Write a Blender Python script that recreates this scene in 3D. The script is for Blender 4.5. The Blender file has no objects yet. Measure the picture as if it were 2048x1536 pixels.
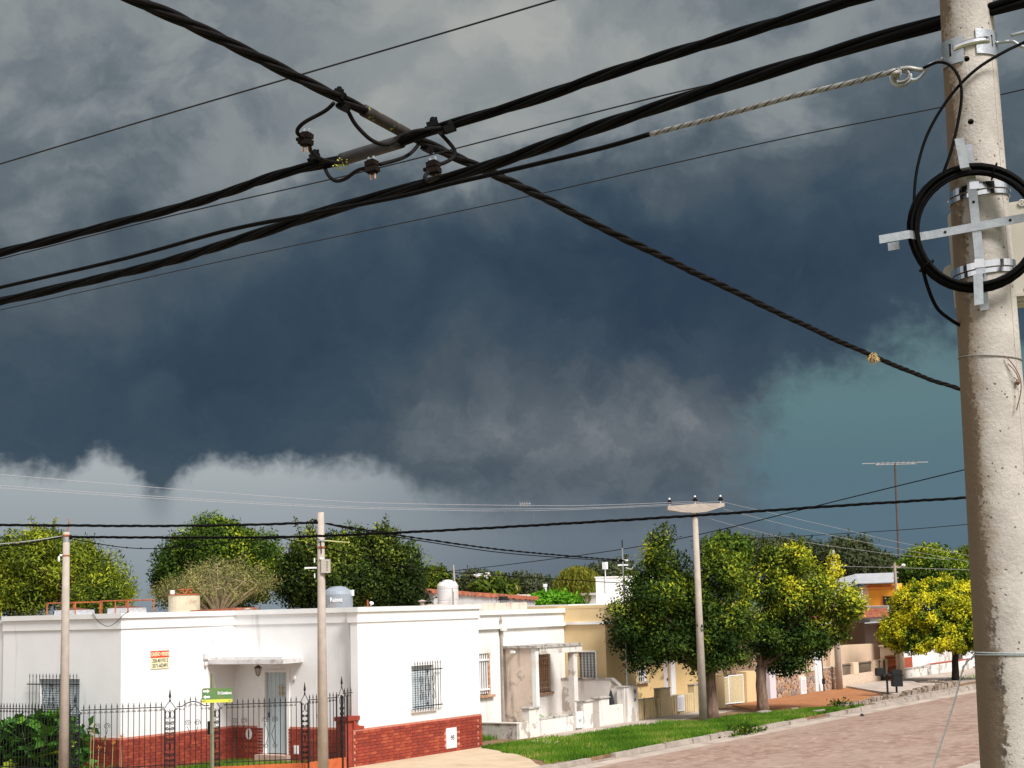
import bpy, math, random
import numpy as np
from mathutils import Vector, Matrix
random.seed(7); RNG=np.random.default_rng(7)
SC=bpy.context.scene; COL=SC.collection
R=math.radians; PI=math.pi
# ------------------------------------------------------------------ camera
# street frame: X runs along the main street away from us, Y goes back into the lots, Z up
YAW,PITCH,ROLL=.5622,.1372,.026
CAM=Vector((-31.303,-24.491,3.71))
_F=Vector((math.cos(YAW)*math.cos(PITCH),math.sin(YAW)*math.cos(PITCH),math.sin(PITCH)))
_R=Vector((math.sin(YAW),-math.cos(YAW),0)); _U=_R.cross(_F)
_Rr=_R*math.cos(ROLL)-_U*math.sin(ROLL); _Ur=_R*math.sin(ROLL)+_U*math.cos(ROLL)
cd=bpy.data.cameras.new('camera'); cam=bpy.data.objects.new('camera',cd); COL.objects.link(cam)
mw=Matrix((_Rr,_Ur,-_F)).transposed().to_4x4(); mw.translation=CAM; cam.matrix_world=mw
cd.sensor_width=36; cd.lens=56.713; cd.clip_start=.1; cd.clip_end=3000
SC.camera=cam
# ------------------------------------------------------------------ colour management
SC.view_settings.view_transform='Standard'; SC.view_settings.look='None'
SC.view_settings.exposure=0.0; SC.view_settings.gamma=1.0; SC.view_settings.use_curve_mapping=False
SC.render.engine='CYCLES'; SC.cycles.use_denoising=True
SC.cycles.max_bounces=6; SC.cycles.transparent_max_bounces=6
SUN_EL=R(49); SUN_H=Vector((-.38,-.925)).normalized()      # the low afternoon sun behind us, the storm ahead
def lin(r,g,b):
    f=lambda v:(v/255/12.92) if v/255<=.04045 else ((v/255+.055)/1.055)**2.4
    return (f(r),f(g),f(b),1)
# ------------------------------------------------------------------ node helper
class NT:
    def __init__(s,t): s.t=t; s.n=t.nodes; s.l=t.links
    def new(s,ty,**k):
        n=s.n.new(ty)
        for a,b in k.items(): setattr(n,a,b)
        return n
    def put(s,sock,v):
        if v is None: return
        if isinstance(v,bpy.types.NodeSocket): s.l.new(v,sock)
        else: sock.default_value=v
    def math(s,op,a,b=None,c=None,clamp=False):
        n=s.new('ShaderNodeMath',operation=op,use_clamp=clamp)
        for i,v in enumerate((a,b,c)): s.put(n.inputs[i],v)
        return n.outputs[0]
    def vm(s,op,a,b=None):
        n=s.new('ShaderNodeVectorMath',operation=op); s.put(n.inputs[0],a)
        if b is not None: s.put(n.inputs[3] if op=='SCALE' else n.inputs[1],b)
        return n.outputs['Value'] if op in('LENGTH','DOT_PRODUCT') else n.outputs[0]
    def mr(s,v,a,b,c=0.,d=1.,smooth=True):
        n=s.new('ShaderNodeMapRange'); n.interpolation_type='SMOOTHSTEP' if smooth else 'LINEAR'
        s.put(n.inputs['Value'],v)
        for k,x in zip(('From Min','From Max','To Min','To Max'),(a,b,c,d)): s.put(n.inputs[k],x)
        return n.outputs[0]
    def noise(s,vec,scale,detail=4,rough=.55,dist=0,out='Fac'):
        n=s.new('ShaderNodeTexNoise'); s.put(n.inputs['Vector'],vec)
        n.inputs['Scale'].default_value=scale; n.inputs['Detail'].default_value=detail
        n.inputs['Roughness'].default_value=rough; n.inputs['Distortion'].default_value=dist
        return n.outputs[out]
    def mix(s,f,a,b,ty='MIX'):
        n=s.new('ShaderNodeMix',data_type='RGBA',blend_type=ty); s.put(n.inputs[0],f); s.put(n.inputs[6],a); s.put(n.inputs[7],b)
        return n.outputs[2]
    def ramp(s,f,stops,interp='LINEAR'):
        n=s.new('ShaderNodeValToRGB'); cr=n.color_ramp; cr.interpolation=interp
        while len(cr.elements)<len(stops): cr.elements.new(.5)
        for e,(p,c) in zip(cr.elements,stops): e.position=p; e.color=c if len(c)==4 else (*c,1)
        s.put(n.inputs[0],f); return n.outputs[0]
    def xyz(s,x,y,z=0.):
        n=s.new('ShaderNodeCombineXYZ')
        for i,v in enumerate((x,y,z)): s.put(n.inputs[i],v)
        return n.outputs[0]
    def sep(s,v):
        n=s.new('ShaderNodeSeparateXYZ'); s.put(n.inputs[0],v); return n.outputs
# ------------------------------------------------------------------ sky: the storm front ahead, lighter broken sky behind
W=bpy.data.worlds.new('World'); SC.world=W; W.use_nodes=True
t=NT(W.node_tree); t.n.clear()
dirv=t.vm('NORMALIZE',t.new('ShaderNodeTexCoord').outputs['Generated'])
fa=t.vm('DOT_PRODUCT',dirv,Vector((math.cos(YAW),math.sin(YAW),0)))
ra=t.vm('DOT_PRODUCT',dirv,Vector((math.sin(YAW),-math.cos(YAW),0)))
dz=t.sep(dirv)[2]
U0=t.math('MULTIPLY',t.math('ARCTAN2',ra,fa),57.2958)          # bearing, degrees right of the storm's middle
V0=t.math('MULTIPLY',t.math('ARCSINE',dz),57.2958)             # elevation, degrees
uv0=t.xyz(U0,V0)
wn=t.noise(uv0,.22,5,.55,.3,out='Color')
wn2=t.noise(uv0,.8,5,.6,0,out='Color')
warp=t.vm('ADD',t.vm('SCALE',t.vm('SUBTRACT',wn,(.5,.5,.5)),6.0),t.vm('SCALE',t.vm('SUBTRACT',wn2,(.5,.5,.5)),1.2))
uv=t.vm('ADD',uv0,warp)
BL=[(-16.63,19.53,6.9,4.9,0.46),(-12.6,16.6,3.2,4.6,-0.10),(-4.2,20.6,7.8,4.6,0.52),(1.4,18.9,5.6,3.8,0.34),(2.3,16.2,3.4,2.1,0.26),(9.06,20.0,7.6,4.0,0.40),(12.2,15.4,5.2,2.4,0.04),(-16.6,13.4,5.6,3.0,0.24),(-10.0,15.8,4.6,2.6,0.20),(-9.31,7.79,5.33,3.55,-0.22),(-16.13,7.76,4.44,2.66,-0.10),(5.0,11.2,14.0,3.6,-0.30),(0.97,6.73,6.6,3.4,0.22),(-3.07,10.20,4.62,2.13,0.03),(6.45,5.85,3.6,2.2,0.18),(-12.43,7.44,1.2,0.9,0.12),(-2.26,5.93,2.66,1.42,0.07),(18.04,16.5,3.4,4.0,0.22),(-6.0,18.0,2.6,2.2,0.16),(4.6,13.8,4.5,1.6,-.10)]
def blob(u,v,ru,rv,uvin):
    d=t.vm('LENGTH',t.vm('MULTIPLY',t.vm('SUBTRACT',uvin,(u,v,0)),(.62/ru,.62/rv,0)))
    return t.mr(d,1.0,.0)
L=None
for u,v,ru,rv,a in BL:
    b=t.math('MULTIPLY',blob(u,v,ru,rv,uv),a)
    L=b if L is None else t.math('ADD',L,b)
n1=t.noise(t.vm('ADD',uv,(31,7,0)),.35,6,.6,.4); n2=t.noise(t.vm('MULTIPLY',uv,(1,1.5,1)),1.2,5,.6,.2)
L=t.math('ADD',L,t.math('MULTIPLY',t.math('SUBTRACT',n1,.5),.26))
L=t.math('ADD',L,t.math('MULTIPLY',t.math('SUBTRACT',n2,.5),.06))
n3=t.noise(t.vm('ADD',t.vm('MULTIPLY',uv0,(.8,1.1,1)),t.vm('SCALE',warp,.5)),.21,6,.52,.25)
upr=t.mr(t.math('ADD',V0,t.math('MULTIPLY',U0,-.05)),10.5,16.5)
L=t.math('ADD',L,t.math('MULTIPLY',t.math('MULTIPLY',t.math('SUBTRACT',t.mr(n3,.40,.61),.5),upr),.27))
n4=t.noise(t.vm('ADD',uv,(5,19,0)),.55,7,.6,.2)
L=t.math('ADD',L,t.math('MULTIPLY',t.math('MULTIPLY',t.math('SUBTRACT',t.mr(n4,.42,.62),.5),blob(2.5,5.8,10,4.5,uv0)),.10))
hi=t.mr(V0,17,34,0,.45); L=t.math('ADD',t.math('ADD',L,.31),hi)
cloud=t.ramp(t.math('SUBTRACT',L,t.math('MULTIPLY',t.mr(L,.75,1.45,0,1,False),.30)),[(0,lin(47,64,82)),(.2,lin(60,77,92)),(.4,lin(80,93,103)),(.56,lin(101,112,120)),(.74,lin(131,139,143)),(1,lin(168,171,168))])
pur=t.math('MULTIPLY',blob(3.0,6.4,8.5,4.2,uv),.28)
cloud=t.mix(pur,cloud,t.mix(1.0,cloud,(1.22,1.0,.98,1),'MULTIPLY'))
# clear slot under the cloud base, right: teal rain curtain
tl=t.math('MAXIMUM',blob(14.6,3.7,7.4,5.1,t.vm('ADD',uv0,t.vm('SCALE',warp,.8))),blob(17.5,4.9,6.5,3.7,t.vm('ADD',uv0,t.vm('SCALE',warp,.6))))
tl=t.mr(t.math('ADD',tl,t.math('MULTIPLY',t.math('SUBTRACT',t.noise(uv0,1.6,5,.6,.3),.5),.35)),.20,.58)
tcol=t.ramp(t.math('DIVIDE',V0,10),[(0,lin(88,108,122)),(.25,lin(92,115,129)),(.45,lin(90,118,129)),(.65,lin(95,125,132)),(1,lin(97,124,129))])
cloud=t.mix(tl,cloud,tcol)
# pale strip of far sky below the ragged cloud base
EDGE=[(-19.34,5.28),(-16.76,5.20),(-15.27,5.12),(-14.61,5.63),(-13.94,5.37),(-12.75,4.67),(-12.24,4.58),(-11.39,5.09),(-10.53,5.38),(-9.67,5.25),(-8.28,5.41),(-6.88,5.13),(-5.82,5.32),(-4.41,5.08),(-3.19,4.09),(-0.53,3.66),(4.77,3.33),(7.41,3.2),(9.23,3.2)]
er=t.ramp(t.math('DIVIDE',t.math('ADD',U0,20),30),[((u+20)/30,(v/8,)*3) for u,v in EDGE])
e8=t.math('MULTIPLY',t.sep(er)[0],8)
rag=t.noise(t.vm('MULTIPLY',uv0,(.8,1.2,1)),.75,4,.5,.3)
rag2=t.noise(uv0,2.6,4,.55,.2)
ed=t.math('ADD',t.math('ADD',t.math('SUBTRACT',e8,.12),t.math('MULTIPLY',t.math('SUBTRACT',rag,.5),1.25)),t.math('MULTIPLY',t.math('SUBTRACT',rag2,.5),.7))
soft=t.mr(U0,-5,2,.5,1.5)
st=t.mr(t.math('SUBTRACT',ed,V0),t.math('MULTIPLY',soft,-1),soft)
st=t.math('SUBTRACT',st,t.math('MULTIPLY',blob(-12.5,4.15,.5,.8,t.vm('ADD',uv0,t.vm('SCALE',warp,.12))),.34),clamp=True)
lcol=t.ramp(t.math('DIVIDE',V0,6),[(0,lin(132,144,153)),(.35,lin(146,156,163)),(.62,lin(156,165,170)),(.85,lin(168,176,179)),(1,lin(168,176,179))])
rcol=t.ramp(t.math('DIVIDE',V0,6),[(0,lin(94,107,120)),(.4,lin(106,118,129)),(1,lin(102,113,123))])
scol=t.mix(t.mr(U0,-9,3),lcol,rcol)
st=t.math('MULTIPLY',st,t.math('SUBTRACT',1,tl))
cloud=t.mix(st,cloud,scol)
# around and behind us: Nishita daylight through thin bright cloud
sky=t.new('ShaderNodeTexSky',sky_type='NISHITA'); sky.sun_disc=False; sky.sun_elevation=SUN_EL
sky.sun_rotation=math.atan2(SUN_H.x,SUN_H.y)
sky.air_density=1.2; sky.dust_density=2.0
nb=t.noise(dirv,2.2,5,.55,.3)
bright=t.mix(t.mr(nb,.35,.65,.45,.9),t.vm('SCALE',sky.outputs[0],.10),(.90,.90,.90,1))
back=t.mr(fa,.55,-.35)
upm=t.mr(dz,.55,.95,0,.75)
bk=t.math('MAXIMUM',back,upm)
final=t.mix(bk,cloud,bright)
bg=t.new('ShaderNodeBackground'); t.put(bg.inputs[0],final); bg.inputs[1].default_value=1.0
t.l.new(bg.outputs[0],t.new('ShaderNodeOutputWorld').inputs[0])
# ------------------------------------------------------------------ sun
sl=bpy.data.lights.new('sun','SUN'); sl.energy=5.0; sl.angle=R(19); sl.color=(1,.98,.95)
sun=bpy.data.objects.new('sun',sl); COL.objects.link(sun)
sv=Vector((SUN_H.x*math.cos(SUN_EL),SUN_H.y*math.cos(SUN_EL),math.sin(SUN_EL)))
sun.rotation_euler=sv.to_track_quat('Z','Y').to_euler(); sun.location=(-20,-60,60)
# ------------------------------------------------------------------ materials
MT={}
def mat(name,col,rough=.85,var=.12,scale=3.,bump=.0,bscale=30.,col2=None,f2=(.5,.7),s2=1.2,metal=0,spec=.4,streak=None,streakf=(.55,.75),grime=None):
    if name in MT: return MT[name]
    m=bpy.data.materials.new(name); m.use_nodes=True; t=NT(m.node_tree); b=t.n['Principled BSDF']
    co=t.new('ShaderNodeTexCoord').outputs['Object']; c=(*col,1)
    n=t.noise(co,scale,6,.6)
    base=t.mix(t.mr(n,.3,.7),tuple(max(0,x*(1-var)) for x in col)+(1,),tuple(x*(1+var) for x in col)+(1,))
    if col2 is not None:
        n2=t.noise(co,s2,7,.62,.3); base=t.mix(t.mr(n2,*f2),base,(*col2,1))
    if streak is not None:
        n3=t.noise(t.vm('MULTIPLY',co,(1,1,.13)),2.6,6,.62); base=t.mix(t.math('MULTIPLY',t.mr(n3,*streakf),.8),base,(*streak,1))
    if grime is not None:
        n4=t.noise(co,9,6,.7); base=t.mix(t.mr(n4,.58,.75,0,.7),base,(*grime,1))
    t.put(b.inputs['Base Color'],base); b.inputs['Roughness'].default_value=rough; b.inputs['Metallic'].default_value=metal
    b.inputs['Specular IOR Level'].default_value=spec
    if bump:
        bn=t.new('ShaderNodeBump'); bn.inputs['Strength'].default_value=bump; bn.inputs['Distance'].default_value=.02
        t.put(bn.inputs['Height'],t.noise(co,bscale,5,.6)); t.l.new(bn.outputs[0],b.inputs['Normal'])
    MT[name]=m; return m
WHITE=mat('white_plaster',(.80,.79,.78),.9,.03,1.2,.12,25,streak=(.52,.49,.47),streakf=(.58,.78))
WHITE2=mat('white_trim',(.78,.77,.75),.8,.05,2,.1,30,streak=(.55,.53,.5),streakf=(.66,.85))
CANOPY=mat('weathered_white_concrete',(.62,.60,.59),.9,.06,3,.15,25,col2=(.36,.32,.30),f2=(.52,.74),s2=5)
PEEL=mat('peeling_whitewash',(.74,.69,.64),.92,.06,2,.2,20,col2=(.46,.40,.35),f2=(.555,.60),s2=1.5,streak=(.30,.25,.21),streakf=(.54,.72))
PEELW=mat('old_whitewash',(.80,.78,.75),.92,.05,2,.2,20,col2=(.58,.48,.39),f2=(.52,.8),s2=.8,streak=(.55,.47,.40),streakf=(.55,.75))
PINK=mat('stained_pink_plaster',(.66,.52,.43),.92,.08,2,.2,20,col2=(.26,.21,.18),f2=(.55,.70),s2=2.2,streak=(.20,.165,.14),streakf=(.52,.68))
SLABD=mat('mossy_concrete_slab',(.48,.44,.40),.95,.15,5,.3,30,col2=(.14,.12,.11),f2=(.48,.62),s2=4)
YEL=mat('yellow_plaster',(.68,.50,.27),.92,.05,1.5,.12,25,streak=(.48,.36,.20),streakf=(.6,.85))
YELD=mat('stained_yellow_plaster',(.70,.50,.24),.92,.08,2,.15,25,col2=(.24,.17,.08),f2=(.60,.68),s2=1.3)
YELW=mat('grimy_yellow_wall',(.60,.47,.27),.92,.08,2,.2,20,streak=(.15,.10,.05),streakf=(.52,.64))
MORTAR=mat('mortar',(.52,.20,.135),.95,.15,8,.2,60)
def brickmat(n,c): return mat(n,c,.8,.14,9,.3,45,col2=tuple(x*.65 for x in c),f2=(.6,.8),s2=5)
BRK=[brickmat('red_brick_paint_%d'%i,c) for i,c in enumerate([(.30,.045,.025),(.27,.038,.022),(.34,.06,.03),(.23,.036,.022),(.37,.075,.035)])]
ORANGE=mat('orange_red_paint',(.50,.115,.035),.75,.15,4,.2,40,col2=(.34,.06,.025),f2=(.5,.75),s2=3)
IRON=mat('black_iron',(.008,.008,.009),.5,.3,20,.1,60,spec=.5)
RUST=mat('rusty_iron',(.36,.10,.03),.8,.4,12,.2,60)
RUSTD=mat('rust_brown_paint',(.42,.20,.10),.8,.35,12,.2,60,col2=(.62,.50,.40),f2=(.45,.7),s2=9)
GALV=mat('galvanised_steel',(.44,.46,.48),.42,.10,30,.08,60,metal=.65,spec=.5,grime=(.38,.39,.40))
STEEL=mat('polished_steel_band',(.86,.84,.83),.16,.05,10,metal=1.0)
CONC=mat('concrete_pole',(.50,.415,.34),.92,.10,6,.25,70,col2=(.30,.24,.19),f2=(.56,.74),s2=2.2)
CONCF=mat('pale_concrete_pole',(.42,.355,.30),.92,.10,4,.2,40,col2=(.36,.28,.22),f2=(.58,.75),s2=1.5,streak=(.30,.23,.18),streakf=(.6,.8))
KERB=mat('kerb_concrete',(.35,.295,.25),.95,.18,3,.4,25,col2=(.25,.20,.17),f2=(.5,.7),s2=2)
CABLE=mat('black_cable_sheath',(.0035,.0032,.0032),.7,.3,20,.05,60,spec=.08)
CABLEG=mat('weathered_grey_cable',(.011,.009,.009),.75,.3,20,.1,60,spec=.08)
WIREL=mat('pale_bare_wire',(.40,.39,.40),.6,.1,20,metal=.3)
WIRED=mat('dark_thin_wire',(.012,.012,.014),.6,.2,20)
BOXBR=mat('brown_bakelite',(.014,.009,.0075),.8,.3,20,.2,60,spec=.08)
BEIGE=mat('beige_plastic',(.50,.46,.39),.5,.05,5)
PBLUE=mat('pale_blue_paint',(.42,.50,.53),.6,.05,3,.05,40)
SHUT=mat('pale_blue_shutter',(.52,.57,.60),.6,.06,3)
SHUTG=mat('grey_shutter',(.50,.50,.50),.6,.06,3)
DARK=mat('dark_interior',(.012,.011,.012),.9,.1,3)
GLASS=mat('dark_window_glass',(.03,.035,.04),.1,.1,3,spec=.8)
TERRA=mat('terracotta_tiles',(.36,.145,.055),.9,.14,2.5,.25,60,col2=(.24,.09,.035),f2=(.5,.75),s2=1.2)
RTILE=mat('clay_roof_tile',(.40,.13,.07),.9,.25,3,.2,40,col2=(.20,.09,.06),f2=(.5,.7),s2=2)
TANKG=mat('grey_blue_tank',(.27,.30,.34),.55,.05,3)
TANKW=mat('off_white_tank',(.66,.62,.61),.6,.06,2)
BARK=mat('brown_bark',(.17,.105,.075),.95,.3,4,.0,20)
BARKG=mat('grey_bark',(.25,.20,.15),.95,.25,6,.3,30)
BARKT=mat('tan_twig_bark',(.42,.32,.20),.95,.2,8,.3,30)
CREAM=mat('cream_plaster',(.68,.50,.35),.92,.05,1.5,.1,25,col2=(.78,.66,.54),f2=(.66,.72),s2=1.0)
PEBBLE=mat('pebbledash',(.64,.48,.36),.95,.25,14,.5,30,col2=(.38,.25,.17),f2=(.55,.65),s2=16)
STONEM=[mat('fieldstone_%d'%i,c,.92,.22,6,.4,25,col2=tuple(x*.6 for x in c),f2=(.5,.8),s2=4) for i,c in enumerate([(.36,.24,.17),(.30,.20,.15),(.42,.29,.20),(.26,.19,.16),(.38,.22,.13)])]
STONEJ=mat('stone_joint_mortar',(.56,.46,.36),.95,.1,6,.2,40)
MAUVE=mat('mauve_grey_plaster',(.40,.33,.30),.92,.05,1.5)
OCHRE=mat('ochre_wall',(.72,.34,.035),.9,.06,2)
ZINC=mat('zinc_roof_sheet',(.46,.46,.47),.55,.08,2,metal=.2)
PLW=mat('white_painted_metal',(.80,.80,.80),.5,.03,3)
LILAC=mat('pale_lilac_plaster',(.62,.58,.62),.9,.04,2)
SIGNG=mat('sign_green',(.10,.22,.08),.5,.1,2,col2=(.30,.21,.03),f2=(.45,.65),s2=1.4)
SIGNY=mat('sign_yellow',(.72,.74,.08),.5,.05,3)
SIGNC=mat('sign_cream',(.82,.76,.48),.7,.04,3)
SIGNR=mat('sign_red',(.70,.06,.02),.6,.05,3)
POSTG=mat('green_grey_post',(.20,.20,.13),.7,.15,6,col2=(.30,.27,.20),f2=(.5,.7),s2=3)
INK=mat('black_ink',(.02,.02,.02),.7,.05,3)
SOIL=mat('bare_soil',(.20,.115,.06),.97,.25,2.5,.5,20,col2=(.30,.20,.12),f2=(.5,.75),s2=.9)
GRND=mat('ground_earth',(.14,.12,.06),.97,.25,.4,.3,5,col2=(.08,.13,.03),f2=(.4,.65),s2=.15)
PAD=mat('tan_concrete_pad',(.52,.40,.27),.93,.10,1.6,.2,40,col2=(.40,.29,.18),f2=(.5,.75),s2=.8)
PATHP=mat('pink_paving',(.50,.34,.28),.93,.15,3,.2,30)
PAVC=mat('grey_concrete_paving',(.44,.36,.30),.93,.15,2,.25,30,col2=(.28,.22,.19),f2=(.48,.7),s2=1.0)
LICHEN=mat('yellow_lichen',(.50,.50,.10),.95,.3,30)
STRAW=mat('dry_straw',(.50,.36,.17),.95,.2,30)
def leafmat(name,stops,trans=.3,rough=.55):
    m=bpy.data.materials.new(name); m.use_nodes=True; t=NT(m.node_tree); b=t.n['Principled BSDF']; out=t.n['Material Output']
    a=t.new('ShaderNodeAttribute'); a.attribute_name='tint'
    c=t.ramp(a.outputs['Fac'],[(p,(*x,1)) for p,x in stops])
    t.put(b.inputs['Base Color'],c); b.inputs['Roughness'].default_value=rough; b.inputs['Specular IOR Level'].default_value=.10
    tr=t.new('ShaderNodeBsdfTranslucent'); t.put(tr.inputs[0],t.mix(1.0,c,(1.1,1.25,.5,1),'MULTIPLY'))
    mx=t.new('ShaderNodeMixShader'); mx.inputs[0].default_value=trans
    t.l.new(b.outputs[0],mx.inputs[1]); t.l.new(tr.outputs[0],mx.inputs[2]); t.l.new(mx.outputs[0],out.inputs[0])
    return m
# road: worn pinkish setts
def roadmat():
    m=bpy.data.materials.new('pink_sett_road'); m.use_nodes=True; t=NT(m.node_tree); b=t.n['Principled BSDF']
    co=t.new('ShaderNodeTexCoord').outputs['Object']
    br=t.new('ShaderNodeTexBrick'); t.put(br.inputs['Vector'],t.vm('ADD',co,t.vm('SCALE',t.noise(co,2,3,.5,0,'Color'),.03)))
    br.inputs['Scale'].default_value=1; br.inputs['Brick Width'].default_value=.24; br.inputs['Row Height'].default_value=.16; br.inputs['Mortar Size'].default_value=.016
    br.inputs['Color1'].default_value=(.27,.155,.12,1); br.inputs['Color2'].default_value=(.34,.205,.16,1); br.inputs['Mortar'].default_value=(.20,.115,.08,1)
    n=t.noise(t.vm('MULTIPLY',co,(.3,1,1)),.5,7,.62,.5); n2=t.noise(co,6,6,.65)
    vc=t.new('ShaderNodeTexVoronoi'); t.put(vc.inputs['Vector'],t.vm('MULTIPLY',co,(.75,1,1))); vc.inputs['Scale'].default_value=5.2
    c=t.mix(.75,br.outputs[0],t.mix(t.sep(vc.outputs['Color'])[0],(.20,.120,.084,1),(.385,.265,.20,1)))
    c=t.mix(t.mr(n,.38,.66,0,.55),c,(.37,.268,.21,1)); c=t.mix(t.mr(n2,.5,.72,0,.35),c,(.19,.115,.085,1))
    n5=t.noise(t.vm('MULTIPLY',co,(.45,1,1)),3.2,6,.72); c=t.mix(t.mr(n5,.57,.68,0,.7),c,(.44,.345,.295,1))
    t.put(b.inputs['Base Color'],c); b.inputs['Roughness'].default_value=.9
    bn=t.new('ShaderNodeBump'); bn.inputs['Strength'].default_value=.6; bn.inputs['Distance'].default_value=.03
    t.put(bn.inputs['Height'],t.math('ADD',t.math('MULTIPLY',br.outputs['Fac'],-.5),n2)); t.l.new(bn.outputs[0],b.inputs['Normal'])
    return m
ROAD=roadmat()
def barkridge(name,a,b_):
    m=bpy.data.materials.new(name); m.use_nodes=True; t=NT(m.node_tree); b=t.n['Principled BSDF']
    co=t.new('ShaderNodeTexCoord').outputs['Object']
    n=t.noise(t.vm('MULTIPLY',co,(1,1,.16)),14,5,.65,.4)
    t.put(b.inputs['Base Color'],t.ramp(n,[(.3,(*a,1)),(.62,(*b_,1))])); b.inputs['Roughness'].default_value=.95
    bn=t.new('ShaderNodeBump'); bn.inputs['Strength'].default_value=1; bn.inputs['Distance'].default_value=.05
    t.put(bn.inputs['Height'],n); t.l.new(bn.outputs[0],b.inputs['Normal']); return m
BARK=barkridge('ridged_bark',(.075,.04,.028),(.27,.175,.125))
def polemat():
    # spun concrete: pale, pocked with small pores, dark lichen creeping up the weather side
    m=bpy.data.materials.new('pocked_concrete'); m.use_nodes=True; t=NT(m.node_tree); b=t.n['Principled BSDF']
    co=t.new('ShaderNodeTexCoord').outputs['Object']; s=t.sep(co)
    n=t.noise(co,5,6,.6); c=t.mix(t.mr(n,.3,.7),(.38,.34,.30,1),(.52,.47,.42,1))
    n7=t.noise(co,160,3,.6); c=t.mix(t.mr(n7,.60,.72,0,.6),c,(.70,.64,.57,1))
    vo=t.new('ShaderNodeTexVoronoi'); t.put(vo.inputs['Vector'],t.vm('ADD',co,t.vm('SCALE',t.noise(co,40,2,.5,0,'Color'),.02))); vo.inputs['Scale'].default_value=34
    pn=t.noise(co,9,4,.6); pr=t.math('MULTIPLY',t.mr(pn,.36,.60),.17)
    pore=t.mr(t.math('SUBTRACT',vo.outputs['Distance'],pr),.03,-.03)
    c=t.mix(t.math('MULTIPLY',pore,.85),c,(.12,.085,.055,1))
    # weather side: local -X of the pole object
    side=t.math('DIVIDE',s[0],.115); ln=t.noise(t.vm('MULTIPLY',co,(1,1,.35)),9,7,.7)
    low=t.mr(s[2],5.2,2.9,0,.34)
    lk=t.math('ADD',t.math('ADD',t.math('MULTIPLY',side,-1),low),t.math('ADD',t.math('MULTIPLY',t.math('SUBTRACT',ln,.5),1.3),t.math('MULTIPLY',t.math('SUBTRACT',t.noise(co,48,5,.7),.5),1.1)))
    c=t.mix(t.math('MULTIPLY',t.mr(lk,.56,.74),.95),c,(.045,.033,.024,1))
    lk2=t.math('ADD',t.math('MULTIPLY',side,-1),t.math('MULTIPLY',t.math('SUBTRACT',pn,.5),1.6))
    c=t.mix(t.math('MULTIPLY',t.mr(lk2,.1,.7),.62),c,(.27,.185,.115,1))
    t.put(b.inputs['Base Color'],c); b.inputs['Roughness'].default_value=.93
    bn=t.new('ShaderNodeBump'); bn.inputs['Strength'].default_value=.7; bn.inputs['Distance'].default_value=.006
    t.put(bn.inputs['Height'],t.math('SUBTRACT',t.noise(co,60,5,.65),pore)); t.l.new(bn.outputs[0],b.inputs['Normal'])
    return m
POCK=polemat()
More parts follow.
